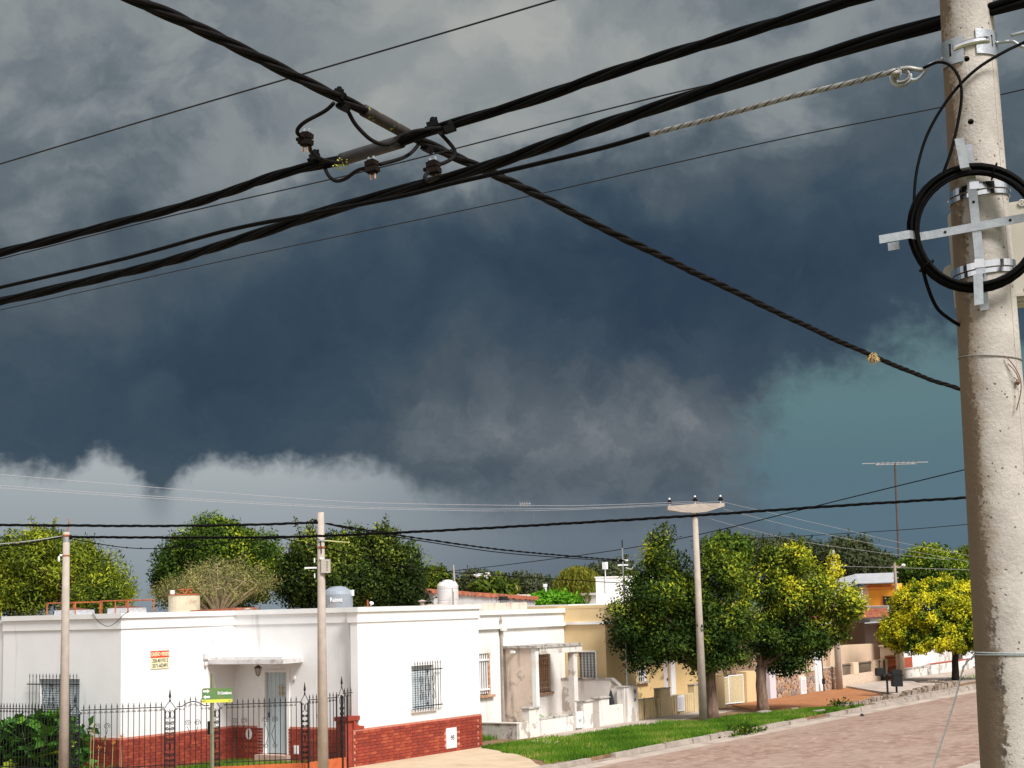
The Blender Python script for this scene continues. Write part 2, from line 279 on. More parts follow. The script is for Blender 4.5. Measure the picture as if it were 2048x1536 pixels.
# ------------------------------------------------------------------ mesh helpers
ORG={}
def V3(p): return Vector(p)
class MB:
    def __init__(s): s.v=[]; s.f=[]
    def add(s,vs,fs):
        o=len(s.v); s.v.extend([tuple(v) for v in vs]); s.f.extend([tuple(i+o for i in f) for f in fs]); return s
    def bx(s,x0,x1,y0,y1,z0,z1):
        v=[(x,y,z) for z in (z0,z1) for x,y in ((x0,y0),(x1,y0),(x1,y1),(x0,y1))]
        return s.add(v,[(3,2,1,0),(4,5,6,7),(0,1,5,4),(1,2,6,5),(2,3,7,6),(3,0,4,7)])
    def obx(s,c,ax,ay,az,hx,hy,hz):
        c,ax,ay,az=map(Vector,(c,ax,ay,az))
        v=[c+ax*(hx*i)+ay*(hy*j)+az*(hz*k) for k in(-1,1) for i,j in((-1,-1),(1,-1),(1,1),(-1,1))]
        return s.add(v,[(3,2,1,0),(4,5,6,7),(0,1,5,4),(1,2,6,5),(2,3,7,6),(3,0,4,7)])
    def prism(s,poly,vec):
        n=len(poly); a=[Vector(p) for p in poly]; b=[p+Vector(vec) for p in a]
        return s.add(a+b,[tuple(range(n))[::-1],tuple(range(n,2*n))]+[(i,(i+1)%n,n+(i+1)%n,n+i) for i in range(n)])
    def tube(s,pts,r,n=6,cap=True,closed=False):
        P=[Vector(p) for p in pts]; m=len(P); rr=r if hasattr(r,'__len__') else [r]*m
        nrm=None; rings=[]
        for i,p in enumerate(P):
            if closed: d=P[(i+1)%m]-P[i-1]
            else: d=P[min(i+1,m-1)]-P[max(i-1,0)]
            d.normalize()
            if nrm is None:
                nrm=d.orthogonal().normalized()
            else:
                nrm=(nrm-d*nrm.dot(d))
                nrm=nrm.normalized() if nrm.length>1e-6 else d.orthogonal().normalized()
            b=d.cross(nrm)
            rings.append([p+(nrm*math.cos(2*PI*k/n)+b*math.sin(2*PI*k/n))*rr[i] for k in range(n)])
        vs=[v for g in rings for v in g]; fs=[]
        for i in range(m if closed else m-1):
            j=(i+1)%m
            for k in range(n): fs.append((i*n+k,i*n+(k+1)%n,j*n+(k+1)%n,j*n+k))
        if cap and not closed: fs+= [tuple(range(n))[::-1],tuple((m-1)*n+k for k in range(n))]
        return s.add(vs,fs)
    def lathe(s,c,prof,n=20,ax=None,cap=True):
        c=Vector(c); z=Vector(ax).normalized() if ax else Vector((0,0,1)); x=z.orthogonal().normalized(); y=z.cross(x)
        vs=[c+z*h+(x*math.cos(2*PI*k/n)+y*math.sin(2*PI*k/n))*r for r,h in prof for k in range(n)]
        fs=[(i*n+k,i*n+(k+1)%n,(i+1)*n+(k+1)%n,(i+1)*n+k) for i in range(len(prof)-1) for k in range(n)]
        if cap: fs+=[tuple(range(n))[::-1],tuple((len(prof)-1)*n+k for k in range(n))]
        return s.add(vs,fs)
    def mesh(s,name,m,o=(0,0,0),smooth=False):
        me=bpy.data.meshes.new(name); o=Vector(o)
        me.from_pydata([tuple(Vector(v)-o) for v in s.v],[],s.f); me.update()
        if m: me.materials.append(m)
        if smooth: me.polygons.foreach_set('use_smooth',[True]*len(me.polygons))
        return me
    def build(s,name,m,parent=None,smooth=False,org=None,kind=None):
        o=ORG[parent.name] if parent is not None else Vector(org if org is not None else base_of(s.v))
        ob=bpy.data.objects.new(name,s.mesh(name,m,o,smooth)); COL.objects.link(ob)
        if parent is not None: ob.parent=parent
        else: ob.location=o
        ORG[ob.name]=Vector(o)
        if kind: ob['kind']=kind
        return ob
def base_of(v):
    a=np.array(v); return ((a[:,0].min()+a[:,0].max())/2,(a[:,1].min()+a[:,1].max())/2,a[:,2].min())
def tag(o,label,cat,group=None,kind=None):
    if label: o['label']=label
    if cat: o['category']=cat
    if group: o['group']=group
    if kind: o['kind']=kind
    return o
def thing(name,label,cat,loc=(0,0,0),group=None):
    o=bpy.data.objects.new(name,None); COL.objects.link(o); o.location=loc; o.empty_display_size=.2; ORG[o.name]=Vector(loc)
    return tag(o,label,cat,group)
def inst(name,me,parent,loc,rot=(0,0,0),sc=(1,1,1)):
    ob=bpy.data.objects.new(name,me); COL.objects.link(ob); o=Vector((0,0,0))
    if parent is not None: ob.parent=parent; o=ORG[parent.name]
    ob.location=Vector(loc)-o; ob.rotation_euler=rot; ob.scale=sc; ORG[ob.name]=o
    return ob
def box(name,m,parent,*a,**k): return MB().bx(*a).build(name,m,parent,**k)
def spline(pts,n=8):
    P=[Vector(p) for p in pts]; out=[]
    for i in range(len(P)-1):
        p0=P[max(i-1,0)]; p1=P[i]; p2=P[i+1]; p3=P[min(i+2,len(P)-1)]
        for k in range(n):
            u=k/n; out.append(.5*((2*p1)+(p2-p0)*u+(2*p0-5*p1+4*p2-p3)*u*u+(3*p1-p0-3*p2+p3)*u**3))
    out.append(P[-1]); return out
def resample(pts,step):
    P=[Vector(p) for p in pts]; d=[0]
    for a,b in zip(P,P[1:]): d.append(d[-1]+(b-a).length)
    n=max(2,int(d[-1]/step)); xs=np.linspace(0,d[-1],n+1); A=np.array([tuple(p) for p in P])
    return [Vector(r) for r in np.stack([np.interp(xs,d,A[:,k]) for k in range(3)],1)],d[-1]
def text(body,size,m,name='lettering',parent=None,loc=(0,0,0),xdir=(1,0,0),up=(0,0,1),depth=.002,sx=1.,align='CENTER',bold=0):
    cu=bpy.data.curves.new('t','FONT'); cu.body=body; cu.size=size; cu.extrude=depth; cu.align_x=align; cu.align_y='CENTER'; cu.offset=bold
    ob=bpy.data.objects.new('t',cu); COL.objects.link(ob); dg=bpy.context.evaluated_depsgraph_get()
    me=bpy.data.meshes.new_from_object(ob.evaluated_get(dg)); bpy.data.objects.remove(ob); bpy.data.curves.remove(cu)
    x=Vector(xdir).normalized(); u=Vector(up).normalized(); nz=x.cross(u); lo=Vector(loc); o=ORG[parent.name] if parent else lo
    for v in me.vertices:
        c=v.co.copy(); v.co=lo+x*(c.x*sx)+u*c.y+nz*c.z-o
    me.materials.clear(); me.materials.append(m); me.name=name
    r=bpy.data.objects.new(name,me); COL.objects.link(r)
    if parent: r.parent=parent
    else: r.location=lo
    ORG[r.name]=o
    return r
def wall_open(a0,a1,z0,z1,ops):
    """rectangles of a wall face with openings [(a,b,za,zb)] cut out"""
    xs=sorted({a0,a1}|{v for o in ops for v in o[:2]}); rc=[]
    for x0,x1 in zip(xs,xs[1:]):
        zz=[(z0,z1)]
        for a,b,za,zb in ops:
            if a<=x0+1e-6 and b>=x1-1e-6:
                nz=[]
                for p,q in zz:
                    if za>p: nz.append((p,min(za,q)))
                    if zb<q: nz.append((max(zb,p),q))
                zz=nz
        rc+=[(x0,x1,p,q) for p,q in zz if q-p>1e-4]
    return rc
def spiral(c,r,turns,x,y,n=14,flip=1,start=0):
    c,x,y=map(Vector,(c,x,y)); return [c+(x*math.cos(flip*2*PI*turns*k/n/1+start)+y*math.sin(flip*2*PI*turns*k/n+start))*(r*(1-.85*k/n)) for k in range(n+1)]
# ------------------------------------------------------------------ measured lines of the cables, crowns and fittings (metres)
CB={
'A':[(-26.439,-19.325,6.500),(-26.227,-19.311,6.500),(-25.711,-19.291,6.500),(-24.978,-19.209,6.500),(-24.489,-19.156,6.500),(-24.109,-19.110,6.500),(-23.621,-19.042,6.500),(-22.899,-18.997,6.500),(-21.881,-18.906,6.500),(-20.509,-18.756,6.500),(-18.878,-18.606,6.500),(-16.819,-18.417,6.500),(-14.206,-18.197,6.500),(-11.030,-18.011,6.500),(-9.404,-18.003,6.500),(-4.846,-17.798,6.500)],
'B':[(-23.238,-14.515,6.450),(-23.281,-14.908,6.450),(-23.390,-16.086,6.450),(-23.507,-17.152,6.450),(-23.697,-18.011,6.450),(-23.717,-18.546,6.450),(-23.805,-19.028,6.450),(-23.905,-19.456,6.450),(-23.999,-20.021,6.450),(-24.161,-20.732,6.450),(-24.290,-21.491,6.450),(-24.386,-22.085,6.450),(-24.454,-22.436,6.450)],
'C':[(-23.310,-14.616,6.060),(-23.339,-14.986,6.060),(-23.537,-16.724,6.060),(-23.783,-17.836,6.060),(-24.033,-18.827,6.060),(-24.165,-19.625,6.060),(-24.250,-20.008,6.060),(-24.480,-20.748,6.060),(-24.653,-21.381,6.060),(-24.782,-21.932,6.060),(-24.861,-22.305,6.060),(-24.901,-22.620,6.060),(-24.945,-22.955,6.060),(-24.971,-23.160,6.060)],
'D':[(-24.497,-16.080,5.800),(-24.527,-16.402,5.800),(-24.637,-17.621,5.800),(-24.790,-18.546,5.800),(-24.799,-19.086,5.800),(-24.801,-19.748,5.800),(-24.846,-20.089,5.800),(-24.873,-20.402,5.800),(-24.938,-20.995,5.800),(-25.003,-21.290,5.800)],
'Dgrip':[(-24.996,-21.261,5.800),(-25.038,-21.555,5.800),(-25.084,-21.814,5.800),(-25.128,-22.060,5.800),(-25.146,-22.286,5.800),(-25.175,-22.486,5.800)],
'E':[(-23.822,-15.219,6.900),(-23.850,-15.570,6.900),(-23.975,-17.156,6.900),(-24.067,-18.487,6.900),(-24.146,-19.633,6.900),(-24.202,-20.365,6.900),(-24.232,-20.700,6.900)],
'F':[(-23.269,-14.555,6.400),(-23.292,-14.922,6.400),(-23.476,-16.894,6.400),(-23.554,-18.416,6.400),(-23.629,-19.264,6.400),(-23.735,-20.183,6.400),(-23.790,-20.771,6.400),(-23.819,-21.278,6.400),(-23.912,-21.906,6.400),(-24.020,-22.388,6.400),(-24.084,-22.776,6.400)],
'G':[(-21.208,-12.021,6.600),(-21.232,-12.474,6.600),(-21.550,-15.859,6.600),(-21.731,-18.398,6.600),(-21.877,-19.691,6.600),(-21.994,-20.813,6.600),(-22.020,-21.776,6.600),(-22.066,-22.258,6.600)],
'L1':[(-5.952,3.358,5.518),(-5.333,1.439,5.435),(-4.673,-0.607,5.358),(-4.107,-2.378,5.324),(-3.226,-5.165,5.345),(-2.257,-8.241,5.400),(-1.668,-10.116,5.445),(-0.746,-13.061,5.531),(-0.059,-15.246,5.583),(0.329,-16.485,5.614)],
'L2':[(-8.628,3.383,5.732),(-8.197,2.958,5.703),(-7.256,2.021,5.674),(-6.002,0.773,5.638),(-4.647,-0.584,5.632),(-3.449,-1.790,5.663)],
'L3':[(-3.195,-1.810,5.647),(-2.204,-1.706,5.590),(-0.897,-1.569,5.527),(0.982,-1.372,5.424),(5.278,-0.927,5.242),(10.123,-0.432,5.133),(13.924,-0.046,5.068)],
'L3b':[(-3.116,-1.746,5.652),(-2.329,-1.660,5.578),(-0.802,-1.497,5.486),(1.334,-1.270,5.363),(5.409,-0.840,5.167),(10.281,-0.338,5.079),(14.105,0.053,5.042)],
'L4':[(4.922,6.456,5.884),(7.455,5.870,5.416),(10.439,5.169,4.943),(13.525,4.411,4.738),(17.870,3.336,4.507),(20.700,2.631,4.394)],
'L5':[(30.351,19.266,5.322),(24.784,10.443,5.483),(20.143,3.094,5.693),(17.100,-1.714,6.001),(14.532,-5.763,6.378),(12.586,-8.832,6.664),(10.513,-12.101,6.960),(9.280,-14.045,7.144)],
'L6':[(-5.785,3.477,5.493),(-5.627,3.165,5.415),(-5.471,2.853,5.349),(-5.213,2.332,5.253),(-4.912,1.703,5.210),(-4.475,0.755,5.256),(-3.898,-0.500,5.336),(-3.353,-1.680,5.384)],
'L7':[(-9.249,2.606,5.227),(-8.264,2.868,5.298),(-7.221,3.145,5.393),(-6.021,3.460,5.543)],
'L7b':[(-9.238,2.615,5.126),(-8.258,2.873,5.245),(-7.216,3.149,5.351),(-6.018,3.462,5.521)],
'L8':[(32.199,6.600,6.339),(29.380,0.359,6.210),(27.182,-4.502,6.163),(25.762,-7.634,6.191),(24.730,-9.912,6.186)],
'L9':[(31.744,0.087,5.028),(31.144,-2.651,4.869),(30.355,-6.259,4.644),(29.918,-8.250,4.537)],
'L10':[(30.528,2.252,4.119),(39.966,3.356,4.055),(52.759,4.839,4.128)],
'W1':[(-5.421,7.363,7.275),(-4.785,7.043,7.228),(-1.421,5.354,6.982),(2.802,3.228,6.704),(4.955,2.134,6.634),(8.711,0.209,6.618),(10.881,-0.910,6.655),(14.022,-2.543,6.796)],
'W2':[(-5.387,7.395,6.940),(-4.750,7.076,6.902),(-1.383,5.390,6.705),(2.843,3.264,6.519),(5.700,1.816,6.464),(7.871,0.711,6.455),(10.156,-0.463,6.518),(13.268,-2.071,6.669)],
'W3':[(-5.195,7.633,7.037),(-4.563,7.300,6.986),(-1.235,5.537,6.771),(2.921,3.326,6.566),(5.717,1.827,6.507),(7.833,0.685,6.509),(10.824,-0.939,6.577),(14.712,-3.069,6.794)],
'X1':[(14.712,-3.069,6.794),(18.004,-3.641,6.455),(22.305,-4.388,6.008),(25.706,-4.979,5.652),(31.202,-5.947,5.197),(36.124,-6.822,4.858)],
'X2':[(14.022,-2.543,6.796),(16.876,-3.080,6.414),(21.203,-3.902,5.900),(26.072,-4.840,5.429),(31.402,-5.873,4.971),(36.145,-6.803,4.655)],
'X3':[(13.268,-2.071,6.669),(16.512,-2.357,6.213),(21.581,-2.825,5.716),(26.201,-3.274,5.458),(29.622,-3.610,5.306),(34.350,-4.079,5.145)],
}
TR={
'left':[(4.52,16.60,5.73,1.13,0.84),(5.89,16.48,5.12,1.72,0.99),(5.80,14.88,4.51,1.21,0.81),(4.37,17.12,4.66,1.13,0.97),(6.18,17.66,6.13,0.67,0.57),(4.16,17.03,6.29,0.39,0.42),(6.09,16.01,5.73,0.53,0.56),(6.01,14.36,5.30,0.18,0.35),(6.39,13.85,4.88,0.15,0.26)],
'round':[(19.70,22.65,6.30,2.00,1.39),(18.99,23.97,5.61,1.26,1.39),(20.58,21.35,5.95,1.39,1.31),(19.84,22.78,4.94,2.74,1.05),(19.72,22.39,7.23,0.95,0.53)],
'tan':[(9.01,13.44,5.03,0.67,0.37),(9.23,13.20,4.66,1.76,0.67),(9.82,12.17,4.99,0.84,0.64),(8.58,14.28,4.43,0.84,0.54),(9.26,13.00,5.19,1.00,0.44),(10.21,11.64,4.65,0.44,0.57)],
'dark':[(13.26,12.20,5.71,0.74,0.74),(14.09,10.79,6.10,0.35,0.71),(13.94,11.18,5.50,0.88,1.06),(14.56,10.21,5.47,0.80,1.06),(14.69,9.86,5.99,0.39,0.46),(15.14,9.33,5.27,0.64,0.88),(15.17,9.12,5.88,0.25,0.39),(13.16,12.59,4.84,0.88,0.97),(14.13,11.11,4.62,1.94,0.97),(15.10,9.65,4.31,1.02,0.80),(13.57,11.54,6.35,0.25,0.35),(14.28,10.42,6.35,0.21,0.35)],
'st1':[(14.98,-0.52,4.04,1.05,0.99),(14.92,-0.75,5.31,0.54,0.73),(14.93,-0.89,5.82,0.26,0.45),(14.70,0.25,2.85,0.73,0.83),(14.38,0.59,3.49,0.38,0.48),(15.02,-0.06,2.08,0.80,0.48),(15.52,-0.99,2.60,1.12,0.83),(16.10,-1.95,2.73,1.12,1.05),(15.77,-1.97,4.87,0.35,0.83),(15.78,-2.18,5.58,0.19,0.38),(15.63,-1.52,3.93,0.80,0.80),(15.31,-1.20,4.66,0.57,0.73),(15.83,-1.62,3.14,0.96,0.80),(16.18,-2.51,4.38,0.70,0.86),(16.32,-2.06,1.86,1.12,0.42),(16.56,-2.80,3.18,0.61,0.70)],
'st2':[(20.10,-2.88,3.78,0.95,0.95),(20.12,-3.25,5.06,0.51,0.57),(19.71,-2.56,4.92,0.44,0.61),(19.44,-1.91,4.06,0.51,0.68),(20.67,-3.83,3.92,0.71,0.78),(20.84,-4.30,4.66,0.30,0.57),(20.51,-3.18,2.43,1.05,0.74),(19.91,-2.26,2.54,0.95,0.84),(21.19,-4.52,3.45,0.54,0.68),(21.29,-4.79,3.84,0.27,0.41),(21.05,-4.10,2.62,0.51,0.44),(20.23,-2.54,1.66,0.91,0.37)],
'ball':[(38.71,-1.92,2.99,2.08,1.49),(38.81,-1.82,2.01,2.45,1.01),(39.62,-3.27,2.62,1.31,1.57),(38.19,-0.93,2.37,1.27,1.09),(39.06,-2.61,3.51,1.31,0.87),(40.11,-3.99,2.38,0.98,1.20)],
'dome':[(63.60,6.32,5.09,2.14,1.43),(63.21,7.08,4.52,1.34,1.19),(64.31,5.31,4.62,1.34,1.25),(63.58,6.15,5.89,1.13,0.60)],
'bush':[(37.93,17.09,3.87,1.19,0.45),(37.60,17.62,3.81,0.74,0.35),(38.33,16.46,3.78,0.74,0.30)],
'willow':[(64.70,31.01,5.40,1.57,0.89),(64.52,31.20,5.75,1.02,0.61)],
'bwil':[(83.37,39.14,5.85,1.93,1.05),(82.74,40.18,5.68,1.21,0.89),(83.99,38.10,6.02,1.01,0.97)],
'fa':[(86.13,53.72,5.75,1.48,0.87)],
'fb':[(67.76,45.06,5.54,0.97,0.89)],
'fc':[(96.86,55.68,5.51,2.05,0.84),(96.01,57.07,5.37,1.39,0.65)],
'fd':[(102.17,56.74,5.42,1.92,0.77),(103.04,55.42,5.19,1.44,0.72)],
'fe':[(36.31,19.57,4.19,0.55,0.22)],
'g1':[(98.61,33.40,7.72,2.60,1.39),(97.69,34.89,7.59,1.74,1.04)],
'g2':[(95.78,28.53,7.32,2.93,1.34)],
'g3':[(93.50,22.87,6.55,2.82,1.85),(94.09,21.80,7.12,1.37,1.21)],
'g4':[(97.06,21.17,5.91,1.47,1.23)],
'g5':[(108.82,17.57,6.28,1.48,1.21)],
'g6':[(60.74,18.04,6.61,1.24,0.81)],
}
NP=(-24.916,-22.716,4.876)
POLEM=(-2.317,-0.950,1.735)
POLEMT=(-3.112,-1.632,5.914)
POLEL=(-6.100,3.248,3.019)
JN={
'j1':[(-24.498,-19.086,6.500),(-24.481,-19.008,6.473),(-24.495,-18.875,6.431),(-24.474,-18.803,6.403),(-24.425,-18.777,6.388),(-24.365,-18.774,6.388)],
'j1b':[(-24.349,-18.790,6.353),(-24.218,-18.690,6.357),(-24.061,-18.629,6.361),(-23.883,-18.607,6.380),(-23.736,-18.545,6.433)],
'j2':[(-24.418,-19.124,6.461),(-24.362,-19.132,6.399),(-24.286,-19.171,6.329),(-24.217,-19.210,6.306),(-24.162,-19.239,6.326),(-24.118,-19.257,6.371),(-24.049,-19.312,6.406),(-23.945,-19.420,6.432)],
'j3':[(-23.687,-18.361,6.438),(-23.772,-18.464,6.345),(-23.853,-18.582,6.277),(-23.931,-18.712,6.251),(-24.004,-18.862,6.261),(-24.083,-18.993,6.237)],
'j3b':[(-24.045,-19.058,6.255),(-23.883,-19.082,6.320),(-23.747,-19.065,6.390),(-23.623,-19.036,6.479)],
'j4':[(-23.914,-19.391,6.413),(-23.909,-19.443,6.354),(-23.909,-19.486,6.296),(-23.932,-19.497,6.248),(-23.981,-19.468,6.210),(-24.032,-19.441,6.189)],
'j4b':[(-24.049,-19.404,6.154),(-24.158,-19.453,6.093),(-24.246,-19.534,6.035),(-24.329,-19.633,6.012),(-24.414,-19.731,5.999)],
'sleeveA':[(-24.290,-19.135,6.500),(-23.788,-19.061,6.500)],
'sleeveB':[(-23.719,-18.525,6.450),(-23.808,-19.041,6.450)],
'box':[(-24.364,-18.774,6.382),(-24.069,-19.018,6.244),(-24.038,-19.428,6.175)],
'clamp':[(-24.557,-19.172,6.514),(-24.500,-19.157,6.463),(-23.888,-19.325,6.479),(-23.935,-19.476,6.418),(-23.771,-18.355,6.484),(-23.529,-19.035,6.470)],
'moss':[(-23.758,-18.547,6.409)],
'tuft':[(-13.460,-18.186,6.470)],
}
PN={
'drop1':[(-0.185,0.000,5.861),(-0.122,0.090,5.849),(-0.074,0.130,5.814),(-0.044,0.140,5.752),(-0.041,0.140,5.679),(-0.059,0.140,5.585),(-0.090,0.150,5.471),(-0.126,0.160,5.378),(-0.157,0.160,5.305)],
'drop2':[(0.305,0.000,5.963),(0.218,0.050,5.905),(0.139,0.100,5.859),(0.035,0.130,5.797),(-0.050,0.130,5.727),(-0.125,0.130,5.637),(-0.186,0.130,5.534),(-0.225,0.140,5.420),(-0.244,0.150,5.316),(-0.252,0.160,5.191),(-0.247,0.160,5.087)],
'tail':[(-0.235,0.160,5.015),(-0.217,0.150,4.921),(-0.187,0.120,4.838),(-0.140,0.090,4.793),(-0.101,0.040,4.772)],
'hookL':[(-0.104,0.050,5.876),(-0.140,0.000,5.880),(-0.165,0.000,5.868),(-0.187,0.000,5.839),(-0.212,0.000,5.818),(-0.236,0.000,5.818),(-0.249,0.000,5.835)],
'hookR':[(0.106,0.050,5.915),(0.147,0.000,5.932),(0.173,0.000,5.928),(0.202,0.000,5.905),(0.231,0.000,5.893)],
'hookR2':[(0.165,0.000,5.955),(0.221,0.000,5.963),(0.276,0.000,5.976)],
'tieB':[(-0.101,0.020,3.486),(-0.130,0.010,3.473),(-0.160,0.000,3.452),(-0.179,0.000,3.421),(-0.197,-0.010,3.365),(-0.217,-0.010,3.303),(-0.263,-0.020,3.178),(-0.311,-0.030,3.054),(-0.352,-0.030,2.938),(-0.384,-0.030,2.846)],
'tieT':[(0.060,0.115,4.627),(0.087,0.115,4.590),(0.108,0.110,4.538),(0.107,0.110,4.486),(0.086,0.110,4.415)],
}
# ------------------------------------------------------------------ setting: ground, roads, pavements
def struct(o): o['kind']='structure'; return o
struct(box('ground',GRND,None,-700,1300,-700,1300,-1.2,-.30,org=(0,0,-1.2)))
struct(box('road',ROAD,None,-60,400,-13.2,-4.47,-.29,-.13,org=(0,0,-.29)))
struct(MB().bx(-15.5,-8.5,-4.47,200,-.29,-.132).build('cross_road',ROAD,None,org=(0,0,-.29)))
struct(box('terrain',SOIL,None,-8.3,400,-4.30,300,-.29,-.012,org=(0,0,-.29)))
box('far_pavement',PAVC,None,-60,400,-17,-13.35,-.29,.0,org=(0,0,-.29)); struct(bpy.data.objects['far_pavement'])
kerb=struct(box('kerb',KERB,None,-8.3,120,-4.445,-4.31,-.29,-.10,org=(0,0,-.29)))
kr=random.Random(3); s=-8.2
while s<118:
    L=kr.uniform(.9,1.7) if s<50 else 3.
    if not (3.45<s+L/2<4.75 or 17.9<s+L/2<20.0):
        dz=kr.uniform(-.02,.012); dt=kr.uniform(-.03,.02); ks=MB(); z1=.005+dz
        ks.add([(s,-4.47+dt,-.28),(s+L-.02,-4.47+dt+kr.uniform(-.02,.02),-.28),(s+L-.02,-4.29,-.28),(s,-4.29,-.28),
                (s+.01,-4.445+dt,z1),(s+L-.03,-4.445+dt,z1+kr.uniform(-.02,.01)),(s+L-.03,-4.295,z1),(s+.01,-4.295,z1)],
               [(3,2,1,0),(4,5,6,7),(0,1,5,4),(1,2,6,5),(2,3,7,6),(3,0,4,7)])
        ks.build('kerb_stone',KERB,kerb)
    s+=L
# gutter strip along the kerb
struct(box('gutter',PAVC,None,-8.3,120,-5.0,-4.475,-.29,-.122,org=(0,0,-.29)))
# paved pieces between kerb and fronts
def sheet(name,m,poly,z0=-.02,z1=.0):
    return struct(MB().prism([(x,y,z0) for x,y in poly],(0,0,z1-z0)).build(name,m,None))
sheet('concrete_pavement',PAD,[(-7,-4.28),(1.6,-4.28),(2.0,-3.9),(2.9,-3.2),(3.9,-2.2),(4.6,-1.2),(5.0,-.6),(5.5,-.05),(-7,-.05)],-.011,.012)
sheet('front_path',PAVC,[(9.2,-.75),(14.8,-.95),(20.3,-.7),(20.3,.35),(9.2,.35)],-.011,.006)
sheet('driveway_apron',PAD,[(6.9,-1.4),(8.6,-1.0),(9.2,-.7),(9.2,.2),(7.4,-.2)],-.011,.004)
tp=sheet('terracotta_pavement',TERRA,[(20.4,-1.25),(23.2,-3.75),(28.2,-3.35),(33.4,.1),(33.3,.45),(22.5,.45)],-.011,.03)
sheet('grey_slab_pavement',PAVC,[(28.35,-3.5),(35.8,-3.3),(36.2,-1.8),(40.5,.3),(33.6,.38)],-.011,.10)
sheet('far_slab_pavement',PAVC,[(36.3,-3.2),(60,-3.3),(60,.3),(41,.3),(36.7,-1.9)],-.011,.03)
# broken stone edging of the raised pavements
rk=random.Random(5)
edg=thing('stone_edging','row of broken pale edging stones below the terracotta pavement','edging',(26,-3.7,0))
def stones(par,a,b,n,h,m):
    a,b=Vector(a),Vector(b)
    for i in range(n):
        p=a.lerp(b,(i+.5)/n); L=(b-a).length/n*.47; d=(b-a).normalized(); q=Vector((-d.y,d.x,0)); hh=h*rk.uniform(.7,1.15)
        o=MB().obx(p+Vector((0,0,hh/2-.02)),d,q,(0,0,1),L*rk.uniform(.85,1),.12*rk.uniform(.8,1.2),hh/2+.02)
        o.build('stone',m,par)
DST=mat('dirty_pale_stone',(.40,.32,.25),.95,.3,4,.5,20,col2=(.12,.085,.06),f2=(.46,.58),s2=4)
stones(edg,(21.8,-3.95,0),(28.1,-3.62,0),17,.14,DST)
edg2=thing('slab_edging','white washed rubble edge of the raised grey slab','edging',(32,-3.6,0))
stones(edg2,(28.9,-3.72,0),(35.9,-3.55,0),16,.20,DST)
stones(edg2,(35.95,-3.4,0),(36.25,-1.9,0),4,.20,DST)
edg3=thing('low_stone_edging','low dirty stone edging along the far kerb','edging',(38,-4.0,0))
stones(edg3,(24,-4.22,0),(44,-4.22,0),26,.05,KERB)
# grass: real blades
def grass(name,label,polys,dens,h,stops,seed,hole=None,z=0.,lean=.5):
    rg=np.random.default_rng(seed); P=[]
    for (x0,x1,y0,y1,fn) in polys:
        n=int((x1-x0)*(y1-y0)*dens); p=rg.uniform((x0,y0),(x1,y1),(n,2)); k=np.array([fn(*q) for q in p]); P.append(p[rg.random(n)<k])
    p=np.concatenate(P); n=len(p); a=rg.uniform(0,2*PI,n); hh=h*rg.uniform(.5,1.3,n); wd=rg.uniform(.010,.02,n)
    dx=np.cos(a)*wd; dy=np.sin(a)*wd; la=rg.uniform(0,2*PI,n); lx=np.cos(la)*hh*lean*rg.random(n); ly=np.sin(la)*hh*lean*rg.random(n)
    v=np.zeros((n,3,3)); v[:,0]=np.stack([p[:,0]-dx,p[:,1]-dy,np.full(n,z-.01)],1); v[:,1]=np.stack([p[:,0]+dx,p[:,1]+dy,np.full(n,z-.01)],1); v[:,2]=np.stack([p[:,0]+lx,p[:,1]+ly,z+hh],1)
    me=bpy.data.meshes.new(name); me.vertices.add(3*n); me.vertices.foreach_set('co',v.ravel()); me.loops.add(3*n); me.loops.foreach_set('vertex_index',np.arange(3*n,dtype=np.int32))
    me.polygons.add(n); me.polygons.foreach_set('loop_start',np.arange(0,3*n,3,dtype=np.int32)); me.update(calc_edges=True)
    nz=np.sin(p[:,0]*1.9+1.3)*np.cos(p[:,1]*2.3)+.6*np.sin(p[:,0]*.8-p[:,1]*1.7); at=me.attributes.new('tint','FLOAT','FACE'); at.data.foreach_set('value',np.clip(.5+.22*nz+rg.normal(0,.18,n),0,1).astype(np.float32))
    me.materials.append(leafmat(name+'_blades',stops,.35)); o=bpy.data.objects.new(name,me); COL.objects.link(o); tag(o,label,'grass',kind='stuff'); ORG[o.name]=Vector(); return o
GS=[(0,(.05,.12,.012)),(.4,(.10,.22,.02)),(.72,(.17,.30,.03)),(.9,(.30,.33,.07)),(1,(.42,.36,.14))]
def lawn(x,y):
    # grass verge: thick near white house, thinning towards the trees and into bare soil under them
    edge=-.55 if x>9 else -.15
    if y>edge: return 0
    k=1.
    if x<5.4: k=1. if x>5.05+(y+.6)*.78+.12*math.sin(y*5) else 0
    if x>9: k=np.clip(1.25-(x-9)*.045,0,1)*(np.clip((-.2-y)/1.2,0,1) if x<15 else np.clip((-1.6-y)/1.,0,1))
    k*=.12+.88*min(1,max(0,.95+1.1*math.sin(x*1.3+y*1.1)*math.sin(y*2.1-x*.7)))
    if 6.9<x<9.2 and y>-.9: k*=.25
    return k
def lawn2(x,y): return 1. if (-4.25<y<-2.0-(x-18)*.28 if x<21 else -4.2<y<-2.9-(x-21)*.55) else 0
grass('grass_verge','mown green grass verge along the kerb by the houses',[(1.2,18.5,-4.27,-.1,lawn),(18.5,23.3,-4.27,-1.2,lawn2)],1500,.085,GS,1)
grass('yard_grass','patchy grass inside the iron fence',[(-5.2,.3,.15,4.05,lambda x,y:.8 if (x+y>-1.5 and not(x+y<-.9 and -4.2<x<-3.0) and not(1.2<y-(-x-2.6)*.45<2.2 and x<-.4)) else 0)],700,.11,GS,2)
grass('side_yard_grass','grass strip beside the peeling house wall',[(5.7,10.9,1.,2.75,lambda x,y:.8)],500,.16,GS,3)
